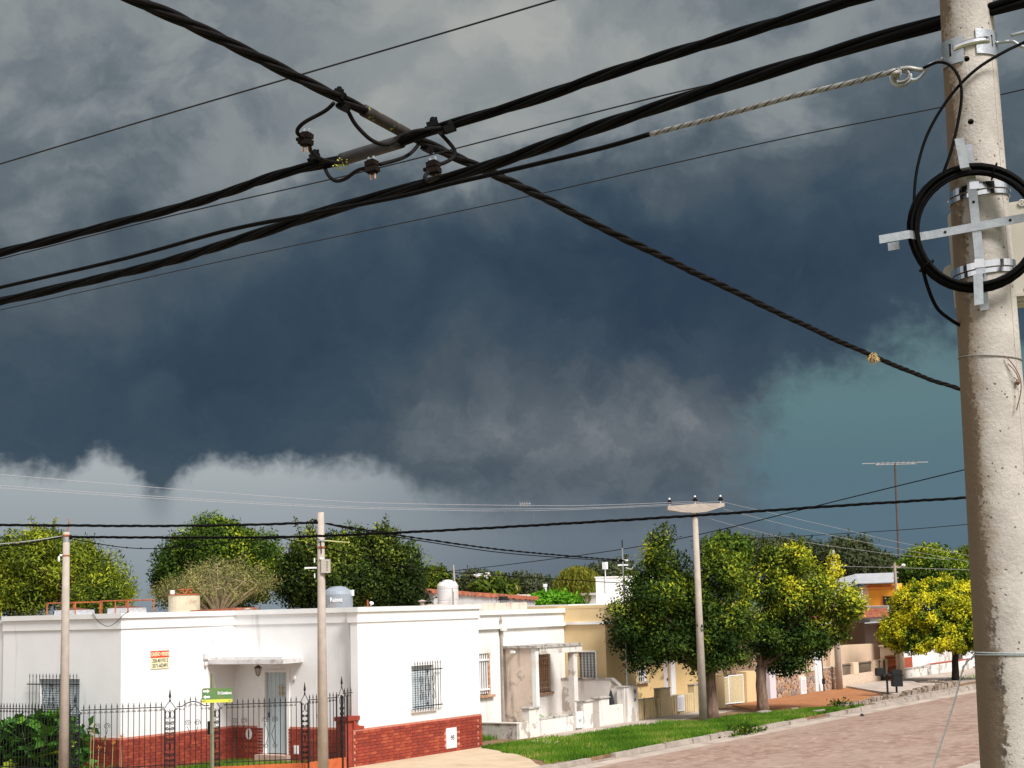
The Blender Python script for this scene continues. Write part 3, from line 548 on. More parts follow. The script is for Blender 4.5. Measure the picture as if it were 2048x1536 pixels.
grass('far_grass','grass patch under the yellow crowned tree',[(40,52,-3.9,-1.6,lambda x,y:.5)],120,.12,GS,4)
# ------------------------------------------------------------------ white corner house
S1,T1,S2,L1,ZC,ZP=.44,4.17,-3.53,5.54,3.80,.885
wh=thing('corner_house','white flat-roofed corner house with red brick plinth','house',(2.5,3.5,0))
def panel(par,m,axis,val,th,a0,a1,z0,z1,ops=(),name='wall'):
    b=MB()
    for x0,x1,p,q in wall_open(a0,a1,z0,z1,ops):
        if axis=='t': b.bx(x0,x1,val,val+th,p,q)
        else: b.bx(val,val+th,x0,x1,p,q)
    return b.build(name,m,par)
panel(wh,WHITE,'t',0,.22,.22,L1,.0,3.43,[(2.42,3.40,1.19,2.28)])
panel(wh,WHITE,'s',S1,.2,.222,2.36,.0,3.43); panel(wh,WHITE,'s',S1,.2,3.20,T1,.0,3.43); panel(wh,WHITE,'s',S1,.2,2.36,3.20,2.23,3.43)
panel(wh,WHITE,'t',T1,.2,S2+.2,S1+.198,.0,3.43)
panel(wh,WHITE,'s',S2,.2,T1,8.3,.0,3.43,[(5.56,6.98,1.18,2.25)])
panel(wh,WHITE,'s',L1-.2,.198,.222,8.3,0,3.43,name='side_wall')
# frieze and coping run round the whole front (each set proud of the piece below)
def band(z0,z1,d,m,name):
    b=MB(); b.bx(.22-d,L1+d,-d,.3,z0,z1); b.bx(S1-d,S1+.3,.3,T1-d,z0,z1); b.bx(S2-d,S1+.3,T1-d,T1+.3,z0,z1); b.bx(S2-d,S2+.3,T1+.3,8.3,z0,z1); b.bx(L1-.3,L1+d,.3,8.3,z0,z1)
    b.bx(.22-d,S1-d,.299,.3,z0,z1)
    return b.build(name,m,wh)
band(3.43,3.68,.03,WHITE,'frieze'); band(3.68,3.80,.075,WHITE2,'coping')
rf=MB(); rf.bx(S1+.3,L1-.3,.3,8.2,3.3,3.42); rf.bx(S2+.3,S1+.3,T1+.3,8.2,3.3,3.42); rf.build('roof',PAVC,wh)
# plinth
pb=MB(); pb.bx(0,L1+.02,-.018,-.001,0,ZP); pb.build('plinth',MORTAR,wh)
bl,bh,jt=.235,.0635,.0125
bms=[MB().bx(-bl/2,bl/2,-.015,.015,-bh/2,bh/2).mesh('brick',m) for m in BRK]; hms=[MB().bx(-.06,.06,-.015,.015,-bh/2,bh/2).mesh('half_brick',m) for m in BRK]
br=random.Random(2); nb=0; pl=bpy.data.objects['plinth']
for r in range(11):
    z=.012+bh/2+r*(bh+jt); x=(-.06 if r%2 else .07)+.002
    while x<L1-.02:
        w=bl; cx=x+bl/2
        if x<0: cx=.065; me=br.choice(hms); x2=.065+.06+jt
        elif x+bl>L1: 
            me=br.choice(hms); cx=L1-.05; x2=L1+1
        else: me=br.choices(bms,[4,4,2,3,1])[0]; x2=x+bl+jt
        if not (3.80<cx<4.40 and .10<z<.62):
            inst('brick',me,pl,(cx,-.026+br.uniform(-.002,.002),z)); nb+=1
        x=x2
# end pier of the plinth beside the fence, with a ramped white shoulder
pr=MB(); pr.bx(-.28,.02,.02,.30,0,1.10); pr.build('pier',BRK[0],wh)
pc=MB(); pc.bx(-.31,.24,-.03,.33,1.10,1.20); pc.build('pier_cap',BRK[1],wh)
sh=[(.0,0,ZP+.0),(.40,0,ZP+.0),(.40,0,ZP+.06),(.22,0,ZP+.08),(.12,0,ZP+.12),(.06,0,ZP+.20),(.03,0,1.09),(.0,0,1.09)]
MB().prism([(x,-.034,z) for x,_,z in sh],(0,.05,0)).build('shoulder',BRK[0],wh)
def brickfield(name,axis,val,a0,a1,skip=None,outd=-1):
    """courses of bricks on the shaded plinths, joined (too small to pick apart singly)"""
    back=MB(); 
    if axis=='s': back.bx(val-.018,val-.001,a0,a1,0,ZP)
    else: back.bx(a0,a1,val-.018,val-.001,0,ZP)
    back.build('plinth_backing',MORTAR,wh)
    bs=[MB() for _ in BRK]
    for r in range(11):
        z0=.012+r*(bh+jt); x=a0-(.12 if r%2 else 0)
        while x<a1:
            p,q=max(x,a0),min(x+bl,a1)
            if q-p>.03:
                b=br.choices(bs,[4,4,2,3,1])[0]
                if axis=='s': b.bx(val-.034,val-.015,p,q,z0,z0+bh)
                else: b.bx(p,q,val-.034,val-.015,z0,z0+bh)
            x+=bl+jt
    for b,m in zip(bs,BRK):
        if b.v: b.build(name,m,wh,kind='stuff')
brickfield('plinth_bricks','s',S1,.32,2.36); brickfield('plinth_bricks','s',S1,3.20,T1-.04); brickfield('plinth_bricks','t',T1,S2+.0,S1-.04); brickfield('plinth_bricks','s',S2,T1+.0,8.28)
# front door in its white surround
dr=MB(); 
box('door_surround',WHITE2,wh,S1-.03,S1+.1,3.14,3.38,.20,2.29); box('door_surround',WHITE2,wh,S1-.03,S1+.1,2.33,2.42,.20,2.29); box('door_surround',WHITE2,wh,S1-.031,S1+.1,2.421,3.139,2.22,2.288)
dl=box('door',PBLUE,wh,S1+.075,S1+.11,2.43,3.13,.21,2.215)
for i in range(5):
    y0=2.435+i*.139; box('board',PBLUE,dl,S1+.055,S1+.078,y0,y0+.133,.215,2.21)
gr=MB()
for k in (0,1): gr.tube([(S1+.03,2.60+k*.09,1.62),(S1+.03,2.60+k*.09,1.92)],.008,5)
for z in (1.70,1.84): gr.tube([(S1+.03,2.52,z),(S1+.03,2.74,z)],.009,5)
gr.build('door_grille',mat('ochre_rust',(.40,.24,.10),.8,.3,14),dl); box('pane',mat('frosted_pane',(.52,.50,.44),.5),dl,S1+.050,S1+.056,2.60,2.69,1.66,1.88)
box('handle',IRON,dl,S1+.03,S1+.055,3.04,3.08,1.10,1.22)
box('threshold',PATHP,wh,.20,S1+.12,2.3,3.3,0,.19)
# entrance canopy tucked in the inner corner
cv=MB(); cv.prism([(-.52,1.72,2.47),(S1-.002,1.90,2.47),(S1-.002,T1-.002,2.47),(-.60,T1-.002,2.47)],(0,0,.115)); cv.build('canopy',CANOPY,wh)
cv=MB(); cv.prism([(-.42,1.86,2.585),(S1-.003,2.0,2.585),(S1-.003,T1-.003,2.585),(-.48,T1-.003,2.585)],(0,0,.055)); cv.build('canopy_top',CANOPY,wh)
def lantern(par,c):
    x,y,z=c; l=MB(); l.lathe((x,y,z-.30),[(.05,0),(.085,.17)],6); g=l.build('lantern_glass',mat('frosted_glass',(.45,.43,.36),.3,.1,5),par)
    l=MB(); l.lathe((x,y,z-.13),[(.125,0),(.05,.06),(.012,.075),(.012,.13)],6); l.lathe((x,y,z-.335),[(.005,0),(.055,.035)],6)
    for k in range(6):
        a=k*PI/3; l.tube([(x+.05*math.cos(a),y+.05*math.sin(a),z-.30),(x+.085*math.cos(a),y+.085*math.sin(a),z-.13)],.006,4)
    l.build('lantern_frame',mat('brown_bronze',(.10,.065,.045),.6,.2,10),par)
lt=thing('porch_lantern','small bronze lantern hanging under the entrance canopy','lantern',(-.05,2.95,2.1)); lantern(lt,(-.05,2.95,2.48))
# little fittings on the walls
b=thing('doorbell_plate','small round white bell cover beside the pale blue door','bell cover',(S1,2.20,2.0)); MB().lathe((S1-.002,2.20,2.08),[(.065,0),(.06,.02),(.03,.03)],16,ax=(-1,0,0)).build('cover',PLW,b); box('stem',KERB,b,S1-.02,S1-.002,2.17,2.23,1.985,2.01)
b=thing('wall_plate','white rectangular cover low on the brick plinth','cover plate',(S1,2.10,.2)); box('cover',PLW,b,S1-.06,S1-.036,2.03,2.17,.22,.43); box('rim',PLW,b,S1-.065,S1-.0602,2.05,2.15,.24,.41)
b=thing('oval_plaque','oval white house plaque with a black emblem on the brick plinth','plaque',(-.0,3.6,.7))
MB().prism([(S1-.05,3.66+.10*math.cos(a),.68+.14*math.sin(a)) for a in [k*PI/10 for k in range(20)]],(.014,0,0)).build('plate',PLW,b)
MB().prism([(S1-.054,3.64+.045*math.cos(a),.68+.09*math.sin(a)) for a in [k*PI/8 for k in range(-4,5)]],(.003,0,0)).build('emblem',INK,b); MB().bx(S1-.055,S1-.052,3.668,3.682,.58,.78).build('emblem_stroke',INK,b)
# meter box 95
mb=thing('meter_box','white meter box numbered 95 set in the brick plinth','meter box',(4.1,0,.1)); box('door',PLW,mb,3.88,4.30,-.06,-.02,.12,.60); box('frame',PLW,mb,3.86,4.32,-.05,-.0185,.10,.62)
text('·95',.17,INK,'number',mb,(4.10,-.062,.36),(1,0,0),(0,0,1),.001,bold=.004)
# shuttered windows with spear-topped grilles
def shutter(par,axis,val,a0,a1,z0,z1,m,frame=WHITE2,slat=.055):
    b=MB(); n=int((z1-z0)/slat); d=.10
    for i in range(n):
        z=z0+(z1-z0)*i/n; h=(z1-z0)/n
        if axis=='t': b.add([(a0,val+d,z),(a1,val+d,z),(a1,val+d+.018,z+h*.93),(a0,val+d+.018,z+h*.93),(a0,val+d+.03,z),(a1,val+d+.03,z)],[(0,1,2,3),(0,4,5,1)])
        else: b.add([(val+d,a0,z),(val+d,a1,z),(val+d+.018,a1,z+h*.93),(val+d+.018,a0,z+h*.93),(val+d+.03,a0,z),(val+d+.03,a1,z)],[(0,1,2,3),(0,4,5,1)])
    b.build('shutter',m,par)
    if axis=='t': box('shutter_back',DARK,par,a0,a1,val+.135,val+.14,z0,z1)
    else: box('shutter_back',DARK,par,val+.135,val+.14,a0,a1,z0,z1)
w=thing('side_window','pale blue slatted window facing the main street','window',(2.9,0,1.1)); shutter(w,'t',0,2.43,3.39,1.2,2.27,SHUT)
box('sill',CANOPY,w,2.36,3.46,-.07,.1,1.12,1.19)
w2=thing('front_window','pale blue slatted window behind the left utility pole','window',(S2,6.3,1.1)); shutter(w2,'s',S2,5.57,6.97,1.19,2.24,SHUT)
box('sill',CANOPY,w2,S2-.07,S2+.1,5.5,7.04,1.11,1.18)
def spear(b,p,h=.07,r=.016):
    x,y,z=p; b.lathe((x,y,z),[(.008,-.015),(r,.0),(r*.7,.018),(.003,h)],6)
def grille(name,label,P0,d,n,sp,z0,z1,rails,deco=True):
    P0=Vector(P0); d=Vector(d); g=thing(name,label,'window grille',P0)
    bm=MB(); bm.tube([(0,0,z0),(0,0,z1)],.0085,6); spear(bm,(0,0,z1)); me=bm.mesh('bar',IRON)
    for i in range(n): inst('bar',me,g,P0*1.0+d*(i*sp)-Vector((0,0,P0.z)))
    e0=P0-d*.09; e1=P0+d*((n-1)*sp+.09)
    for z in rails: MB().tube([(e0.x,e0.y,z),(e1.x,e1.y,z)],.014,6).build('rail',IRON,g)
    if deco:
        c=P0+d*((n-1)*sp*.47); zc=(z0+z1)/2-.02; u=Vector((0,0,1)); b=MB(); c.z=zc; H=(z1-z0)*.36
        b.tube([c+u*H,c+d*.10,c-u*H,c-d*.10],.008,5,closed=True)
        for q in (1,-1):
            b.tube(spiral(c+d*(.055)+u*q*.06,.05,1.4,d,u,14),.006,4); b.tube(spiral(c-d*(.055)+u*q*.06,.05,1.4,-d,u,14),.006,4)
            b.tube(spiral(c+d*.04+u*q*(H-.02),.04,1.2,d,u,10),.006,4); b.tube(spiral(c-d*.04+u*q*(H-.02),.04,1.2,-d,u,10),.006,4)
            for e in (1,-1):
                cc=c+d*(e*.28); b.tube([cc+u*q*.02,cc+u*q*.14+d*.05,cc+u*q*.26+d*.05,cc+u*q*.30,cc+u*q*.26-d*.05,cc+u*q*.17-d*.05],.007,4)
        b.build('scrollwork',IRON,g,kind='stuff')
    return g
grille('window_grille','black spear-topped grille over the window above the brick plinth',(2.44,-.10,1.15),(1,0,0),11,.112,1.14,2.33,(2.17,1.26))
grille('front_window_grille','black spear-topped grille over the window behind the garden shrub',(S2-.10,7.20,1.15),(0,-1,0),15,.118,1.14,2.32,(2.13,1.30))
# downpipe
MB().tube([(S1-.06,.36,.9),(S1-.06,.36,3.42)],.035,10).build('downpipe',WHITE2,wh,smooth=True)
# owner's sale board
sb=thing('sale_board','cream and red for-sale board on the white wall','sign',(-2.26,T1,2.4)); y=T1-.02
box('board',SIGNC,sb,-2.56,-1.95,y,y+.018,2.44,2.70); box('heading_panel',SIGNR,sb,-2.56,-1.95,y-.001,y+.018,2.702,2.87)
text('DUEÑO VENDE',.125,SIGNC,'heading',sb,(-2.255,y-.003,2.785),(1,0,0),sx=.70,bold=.003); text('358-4019312',.13,INK,'phone_number',sb,(-2.255,y-.002,2.63),(1,0,0),sx=.78,bold=.001); text('3571-602491',.13,INK,'phone_number',sb,(-2.255,y-.002,2.51),(1,0,0),sx=.78,bold=.001)
# roof clutter: skylights with rusty guard frames, chimney, tanks, vents
def skylight(t0,t1,s,z,label):
    k=thing('roof_skylight',label,'skylight',(s,(t0+t1)/2,3.42),'skylights on the corner house roof')
    c=(t0+t1)/2; b=MB(); b.prism([(s-.4,t0+.1,3.42),(s-.4,t1-.1,3.42),(s-.4,t1-.2,3.42+.52+z),(s-.4,t0+.2,3.42+.52+z)],(.8,0,0)); b.build('skylight_box',mat('bright_foil',(.68,.69,.72),.35,.15,14,.4,20,metal=.35),k)
    b=MB(); e=3.94+z
    b.add([(s-.4,t0+.22,e),(s-.4,t1-.22,e),(s+.4,t1-.22,e),(s+.4,t0+.22,e),(s,c,e+.08)],[(0,1,4),(1,2,4),(2,3,4),(3,0,4)]); b.build('skylight_cover',mat('dark_rust_sheet',(.16,.055,.03),.85,.3,10),k)
    for (x,y) in ((s-.5,t0),(s-.5,t1),(s+.5,t0),(s+.5,t1)): MB().tube([(x,y,3.42),(x,y,4.16+z)],.022,6).build('guard_post',RUST,k)
    for x in (s-.5,s+.5): MB().tube([(x,t0,4.15+z),(x,t1,4.15+z)],.018,6).build('guard_rail',RUST,k)
    for y in (t0,t1): MB().tube([(s-.5,y,4.15+z),(s+.5,y,4.15+z)],.018,6).build('guard_rail',RUST,k)
    MB().tube([(s-.5,c-.05,3.42),(s-.5,c-.05,4.15+z)],.018,6).build('guard_post',RUST,k)
skylight(10.45,11.6,1.3,0,'left skylight box with rusty guard frame on the white roof'); skylight(9.1,10.2,2.0,.02,'skylight box with rusty frame nearest the cream chimney')
rb=MB(); rb.bx(S2+.2,8,8.31,14,0,3.42); rb.build('rear_wing',WHITE,wh)
ch=thing('chimney','squat cream chimney with rusty cap on the white roof','chimney',(2.9,8.3,3.42)); MB().lathe((2.9,8.3,3.42),[(.44,0),(.44,.86)],24).build('stack',mat('cream_render',(.66,.58,.42),.9,.1,4,.2,25,col2=(.45,.36,.24),f2=(.55,.7),s2=3),ch)
MB().lathe((2.9,8.3,4.281),[(.46,0),(.46,.03)],24).build('cap',RUST,ch); b=MB()
for k in range(5): a=k*1.26; b.tube([(2.9+.2*math.cos(a),8.25+.2*math.sin(a),4.31),(2.9+.12*math.cos(a+1),8.25+.1*math.sin(a+1),4.44)],.018,5)
b.tube([(2.72,8.35,4.43),(3.05,8.1,4.45)],.02,5); b.build('rusty_frame',RUST,ch); MB().lathe((2.75,8.62,4.31),[(.07,0),(.07,.12)],10).build('white_pot',PLW,ch)
gt=thing('grey_water_tank','grey-blue plastic water tank behind the mid utility pole','water tank',(3.64,3.32,3.42)); MB().lathe((3.64,3.32,3.62),[(.40,0),(.41,.05),(.41,.55),(.37,.64),(.26,.72)],28).build('body',TANKG,gt,smooth=False)
MB().lathe((3.64,3.32,4.341),[(.24,0),(.23,.03),(.05,.05)],24).build('lid',TANKG,gt); MB().bx(3.1,4.2,2.8,3.85,3.42,3.615).build('stand',PAVC,gt)
tc=Vector((-.846,-.533,0)); trr=Vector((.533,-.846,0))
text('Rainez',.16,PLW,'lettering',gt,Vector((3.64,3.32,4.02))+tc*.412,trr,(0,0,1),.002,sx=.8,bold=.004)
box('float_box',PLW,gt,3.72,3.80,2.88,2.98,4.12,4.28)
wt=thing('white_water_tank','tall off-white ribbed water tank at the roof edge','water tank',(8.6,3.1,3.3)); MB().lathe((8.6,3.1,3.3),[(.31,0),(.315,.3),(.305,.32),(.315,.34),(.315,.62),(.305,.64),(.315,.66),(.315,.95),(.305,.97),(.315,.99),(.315,1.08),(.24,1.2)],28).build('body',TANKW,wt); MB().lathe((8.6,3.1,4.501),[(.16,0),(.15,.04),(.04,.06)],20).build('lid',TANKW,wt)
for k,(a,h) in enumerate(((-.16,1.0),(-.08,.9))): MB().tube([(8.6-.2+a,2.72+a*.2,3.3),(8.6-.2+a,2.72+a*.2,3.3+h)],.014,6).build('pipe',KERB,wt)
MB().tube([(8.95,3.0,3.0),(8.85,3.05,5.0)],.022,6).build('pole',CONCF,wt)
for i,(x,y,h,lb) in enumerate(((2.2,5.3,.42,'stubby grey roof vent left of the mid utility pole'),(4.9,1.4,.52,'mushroom roof vent above the street facade'),(5.2,.9,.3,'short white vent stub beside the tall white tank'))):
    v=thing('roof_vent',lb,'vent',(x,y,3.42),'roof vents'); MB().lathe((x,y,3.42),[(.06,0),(.06,h-.05)],12).build('pipe',CONCF,v); MB().lathe((x,y,3.42+h-.045),[(.07,0),(.13,.03),(.02,.07)],12).build('cap',CONCF,v)
v=thing('flood_lamp','rusty bracket with a white flood lamp beside the grey tank','lamp',(3.9,2.5,3.42)); MB().tube([(3.9,2.5,3.42),(3.9,2.5,4.0)],.025,6).build('post',RUST,v); MB().tube([(3.9,2.38,3.82),(3.9,2.62,3.82)],.015,6).build('arm',RUST,v); MB().lathe((3.9,2.40,3.84),[(.02,0),(.06,.1)],10,ax=(-.3,-.6,.7)).build('lamp_head',PLW,v)
v=thing('wire_dish','small wire dish in front of the grey tank','dish',(3.1,3.0,3.5)); cc=Vector((3.05,3.05,3.86)); b=MB(); b.tube([cc+(trr*math.cos(k*PI/8)+Vector((0,0,1))*math.sin(k*PI/8))*.11 for k in range(16)],.006,4,closed=True)
for k in range(4): b.tube([cc-trr*.11*math.cos(k*PI/4)-Vector((0,0,.11*math.sin(k*PI/4))),cc+trr*.11*math.cos(k*PI/4)+Vector((0,0,.11*math.sin(k*PI/4)))],.005,4)
b.build('grid',KERB,v); MB().tube([cc-Vector((0,0,.1)),(3.05,3.05,3.42)],.012,5).build('stem',KERB,v)
# ridge of a tiled shed on the roof + neighbour at far left
v=thing('tiled_lean_to','low orange tiled ridge showing over the white parapet','roof',(3.0,6.6,3.42)); MB().prism([(2.4,5.9,3.42),(2.4,7.6,3.42),(2.4,7.6,3.84),(2.4,5.9,3.88)],(.9,0,0)).build('tiles',RTILE,v)
nbh=thing('neighbour_house','plain white house wall at the far left edge','house',(-3,11,0)); box('wall',WHITE,nbh,S2+.06,S2+.19,8.32,16,0,3.62); box('coping',WHITE2,nbh,S2-.0,S2+.195,8.325,16,3.621,3.70)

# loose wires and little boxes on the white walls
lw_=MB().tube(spline([(-3.62,5.05,3.83),(-3.62,4.85,3.62),(-3.62,4.55,3.50),(-3.62,4.30,3.56),(-3.60,4.05,3.74),(-3.5,3.95,3.84)],6),.007,5).build('loose_wire',CABLEG,None); tag(lw_,'thin wire loop hanging over the white parapet right of the left pole','wire')
cw=thing('canopy_cable','thin cable with a small grey box running down to the canopy','cable',(-.6,T1,2.5)); MB().tube(spline([(-.42,T1-.012,3.42),(-.40,T1-.012,3.1),(-.34,T1-.012,2.9),(-.40,T1-.012,2.68)],6),.008,5).build('lead',CANOPY,cw); box('junction_box',CANOPY,cw,-.74,-.58,T1-.07,T1-.001,2.60,2.74); MB().lathe((-.68,T1-.05,2.42),[(.02,0),(.045,.03),(.045,.09),(.02,.12)],8).build('socket',CANOPY,cw)
# ------------------------------------------------------------------ iron fence round the corner garden
C1=Vector((-1.79,0,0)); C2=Vector((-5.43,3.64,0)); DC=(C2-C1).normalized(); UZ=Vector((0,0,1))
yw=thing('garden_base_wall','low orange-red base wall under the iron fence','low wall',(-1.8,-.1,0))
MB().bx(-1.86,-.282,-.06,.10,0,.265).build('wall',ORANGE,yw)
n_=Vector((DC.y,-DC.x,0)); n_=n_ if n_.dot(Vector((-1,-1,0)))>0 else -n_
q=C1+DC*2.15; MB().prism([C1+n_*.06+Vector((-.0,0,0)),C1-n_*.10,q-n_*.10,q+n_*.06],(0,0,.27)).build('wall',ORANGE,yw)
q0=C1+DC*3.0; MB().prism([q0+n_*.06,q0-n_*.10,C2-n_*.10,C2+n_*.06],(0,0,.12)).build('wall',ORANGE,yw)
MB().bx(-5.50,-5.36,3.75,12,0,.12).build('wall',ORANGE,yw)
fb=MB(); fb.tube([(0,0,.10),(0,0,1.70)],.0095,6); spear(fb,(0,0,1.70),.085,.02); FBAR=fb.mesh('bar',IRON)
def fence(label,A,d,offs,dz=lambda x:0,rail=1.655,scrollpairs=()):
    A=Vector(A); f=thing('iron_fence',label,'fence',A+d*offs[0],'wrought iron fence panels')
    for o in offs: inst('bar',FBAR,f,A+d*o+UZ*dz(o))
    rl=[A+d*(offs[0]-.06+(offs[-1]-offs[0]+.12)*k/24) for k in range(25)]
    MB().tube([p+UZ*(rail+dz((p-A).dot(d))) for p in rl],.011,6).build('top_rail',IRON,f); MB().tube([rl[0]+UZ*.36,rl[-1]+UZ*.36],.011,6).build('bottom_rail',IRON,f)
    b=MB()
    for i in range(len(offs)-1):
        w=offs[i+1]-offs[i]; c=A+d*(offs[i]+w/2)+UZ*(rail-.065+dz(offs[i]+w/2))
        b.tube(spiral(c-d*(w*.22),w*.22,1.,d,UZ,8,1,PI/2),.006,4); b.tube(spiral(c+d*(w*.22),w*.22,1.,-d,UZ,8,1,PI/2),.006,4)
    for o in scrollpairs:
        for e in (1,-1):
            c=A+d*(o+e*.10)+UZ*1.28; b.tube(spiral(c,.075,1.8,d*e,UZ,22,1,-.5),.006,4); b.tube([c+d*(e*.02)-UZ*.08,A+d*(o-e*.0)+UZ*.95+d*e*.03],.006,4); b.tube([A+d*(o+e*.03)+UZ*.95,c-UZ*.55],.006,4)
            b.tube(spiral(c-UZ*.58,.06,1.5,d*e,-UZ,18,1,-.5),.006,4)
    b.build('scrollwork',IRON,f,kind='stuff'); return f
fence('iron fence panel between the mid pole and the brick pier',(-1.79,0,0),Vector((1,0,0)),[.17+i*.125 for i in range(9)],dz=lambda o:.03,scrollpairs=(.6,))
fence('short iron fence end mounted on the brick pier',(-.28,.1,0),Vector((1,0,0)),[.09,.215,.34],dz=lambda o:.10)
fence('long iron fence panel in front of the pale blue door',C1,DC,[.20+i*.122 for i in range(14)],scrollpairs=(.8,1.5))
gate=fence('arched iron garden gate between two ornate posts',C1,DC,[2.24+i*.122 for i in range(6)],dz=lambda o:.10*max(0,1-((o-2.545)/.24)**2)-.0,scrollpairs=(2.55,))
gate['category']='gate'; del gate['group']
box('gate_lock',IRON,gate,*[v for k in range(3) for v in ((C1+DC*2.15)[k]-.05+(1.05 if k==2 else 0),(C1+DC*2.15)[k]+.05+(1.25 if k==2 else 0))])
fence('iron fence panel below the sale board',C1,DC,[3.25+i*.122 for i in range(15)],scrollpairs=(4.55,))
fence('iron fence in front of the leafy shrub',C2,Vector((0,1,0)),[.15+i*.105 for i in range(46)],dz=lambda o:.02)
def post(label,c,d,w,h,depth=False,r=.02):
    c=Vector(c); p=thing('ornate_post',label,'fence post',c,'ornate iron posts')
    q=Vector((-d.y,d.x,0)); offs=[(-w/2,0),(w/2,0),(0,0)] if not depth else [(-w/2,-w/2),(w/2,-w/2),(-w/2,w/2),(w/2,w/2)]
    for a,b_ in offs: MB().tube([c+d*a+q*b_,c+d*a+q*b_+UZ*h],r if (depth or a) else r*.6,6).build('upright',IRON,p)
    s=MB()
    for i in range(7):
        z=h-.12-i*.235
        for e in (1,-1):
            cc=c+d*(e*w*.25)+UZ*z
            if i%3==0: s.tube([cc+d*(w*.2*math.cos(k*PI/6))+UZ*(.09*math.sin(k*PI/6)) for k in range(12)],.008,4,closed=True)
            else: s.tube(spiral(cc+UZ*.04,w*.22,1.6,d*e,UZ,16),.009,4); s.tube(spiral(cc-UZ*.07,w*.2,1.6,-d*e,-UZ,16),.009,4)
    s.build('scrollwork',IRON,p,kind='stuff'); s=MB()
    for e in (1,-1): s.tube([c+d*(e*w*.62)+UZ*h,c+d*(e*w*.42)+UZ*(h+.07),c+d*(e*w*.12)+UZ*(h+.16),c+UZ*(h+.18)],.009,5); s.tube(spiral(c+d*(e*w*.68)+UZ*(h+.0),.03,1.2,d*e,UZ,10),.007,4)
    s.lathe(c+UZ*(h+.16),[(.008,0),(.022,.04),(.008,.08),(.03,.12),(.004,.30)],8); s.build('finial',IRON,p)
post('box-shaped ornate post left of the mid utility pole',C1+DC*.0+Vector((.02,.02,0)),DC,.15,1.64,True,.016)
post('ornate post against the brick pier',(-.42,.0,0),Vector((1,0,0)),.18,1.72,True,.02)
post('ornate post with hinge right of the sale board',C1+DC*3.06,DC,.22,1.60)
post('ornate post behind the green street sign',C1+DC*2.05,DC,.20,1.58)
post('ornate corner post beside the leafy shrub',C2,DC,.20,1.58)
sheet('garden_path',PATHP,[(-4.0,1.75),(-3.3,1.45),(-.15,2.25),(-.1,3.4),(-1.4,3.0)],-.011,.012)
# ------------------------------------------------------------------ street sign
sp=thing('street_sign','green street name sign with two white arrows on a square post','street sign',(-4.06,.78,0))
box('post',POSTG,sp,-4.09,-4.03,.75,.81,-.02,2.40)
sx=Vector((.585,-.811,0)); sn=Vector((-.811,-.585,0)); c0=Vector((-3.985,.69,1.955))+sn*.05
def rrect(c,hw,h0,h1,rad,d,u):
    pts=[]
    for cx,cz,a0,on in ((hw-rad,h1-rad,0,1),(-hw+rad,h1-rad,PI/2,1),(-hw,h0,0,0),(hw,h0,0,0)):
        if on: pts+=[c+d*(cx+rad*math.cos(a0+k*PI/8))+u*(cz+rad*math.sin(a0+k*PI/8)) for k in range(5)]
        else: pts.append(c+d*cx+u*cz)
    return pts
MB().prism(rrect(c0,.335,-.115,.135,.05,sx,UZ),-sn*.02).build('sign_panel',SIGNG,sp)
MB().prism(rrect(c0,.335,-.185,-.117,.001,sx,UZ),-sn*.02).build('number_strip',SIGNY,sp)
ar=[(-.09,-.025),(.02,-.025),(.02,-.055),(.085,0),(.02,.055),(.02,.025),(-.09,.025)]
for z,e in ((.068,1),(-.058,-1)): MB().prism([c0+sx*(-.235+a*e*.85)+UZ*(z+b*.85)+sn*.003 for a,b in ar][::e],-sn*.003).build('arrow',PLW,sp)
text('Dr.Castellanos',.088,PLW,'street_name',sp,c0+sx*.165+UZ*.02+sn*.003,sx,UZ,.001,sx=.58,bold=.003)
text('400',.055,POSTG,'number',sp,c0-sx*.285-UZ*.152+sn*.003,sx,UZ,.001); text('500',.055,POSTG,'number',sp,c0+sx*.28-UZ*.152+sn*.003,sx,UZ,.001)
# ------------------------------------------------------------------ peeling white house with a stained porch
ph=thing('peeling_house','peeling whitewashed house with stained porch','house',(11,4,0)); PT=2.8
panel(ph,PEELW,'t',PT,.25,6.5,14.83,-.01,3.48,[(9.75,10.36,1.10,2.33),(13.02,13.88,.98,2.22)])
box('coping',PEELW,ph,6.5,14.83,PT-.07,PT+.26,3.481,3.62); box('ledge',PEELW,ph,6.5,14.83,PT-.09,PT-.001,3.05,3.16)
box('parapet',PINK,ph,7.5,13,PT+.27,PT+.5,3.3,3.84); box('roof',PAVC,ph,6.5,14.8,PT+.51,12,3.2,3.3)
for i,(x,m) in enumerate(((12.2,'a'),)):
    v=thing('tin_chimney','tin chimney pipe with black cap over the porch roof','chimney',(14.0,4.6,3.3)); MB().lathe((14.0,4.6,3.3),[(.13,0),(.13,.62)],14).build('pipe',GALV,v); MB().lathe((14.0,4.6,3.93),[(.19,0),(.19,.04),(.15,.05),(.15,.13)],14).build('cap',IRON,v)
v=thing('roof_stub','short dark vent stub on the peeling house roof','vent',(11.0,3.6,3.3)); MB().lathe((11.,3.7,3.3),[(.05,0),(.05,.5)],10).build('pipe',KERB,v); MB().lathe((11.,3.7,3.8),[(.13,0),(.1,.04)],10).build('cap',KERB,v)
dp=MB(); dp.tube([(10.94,PT-.05,.0),(10.94,PT-.05,3.05)],.045,8); dp.build('downpipe',KERB,ph); MB().bx(10.82,11.08,PT-.17,PT-.095,2.99,3.2).build('rain_hopper',PEELW,ph); MB().lathe((10.94,PT-.05,3.2),[(.04,0),(.05,.1),(.01,.22)],8).build('pipe_vent',KERB,ph)
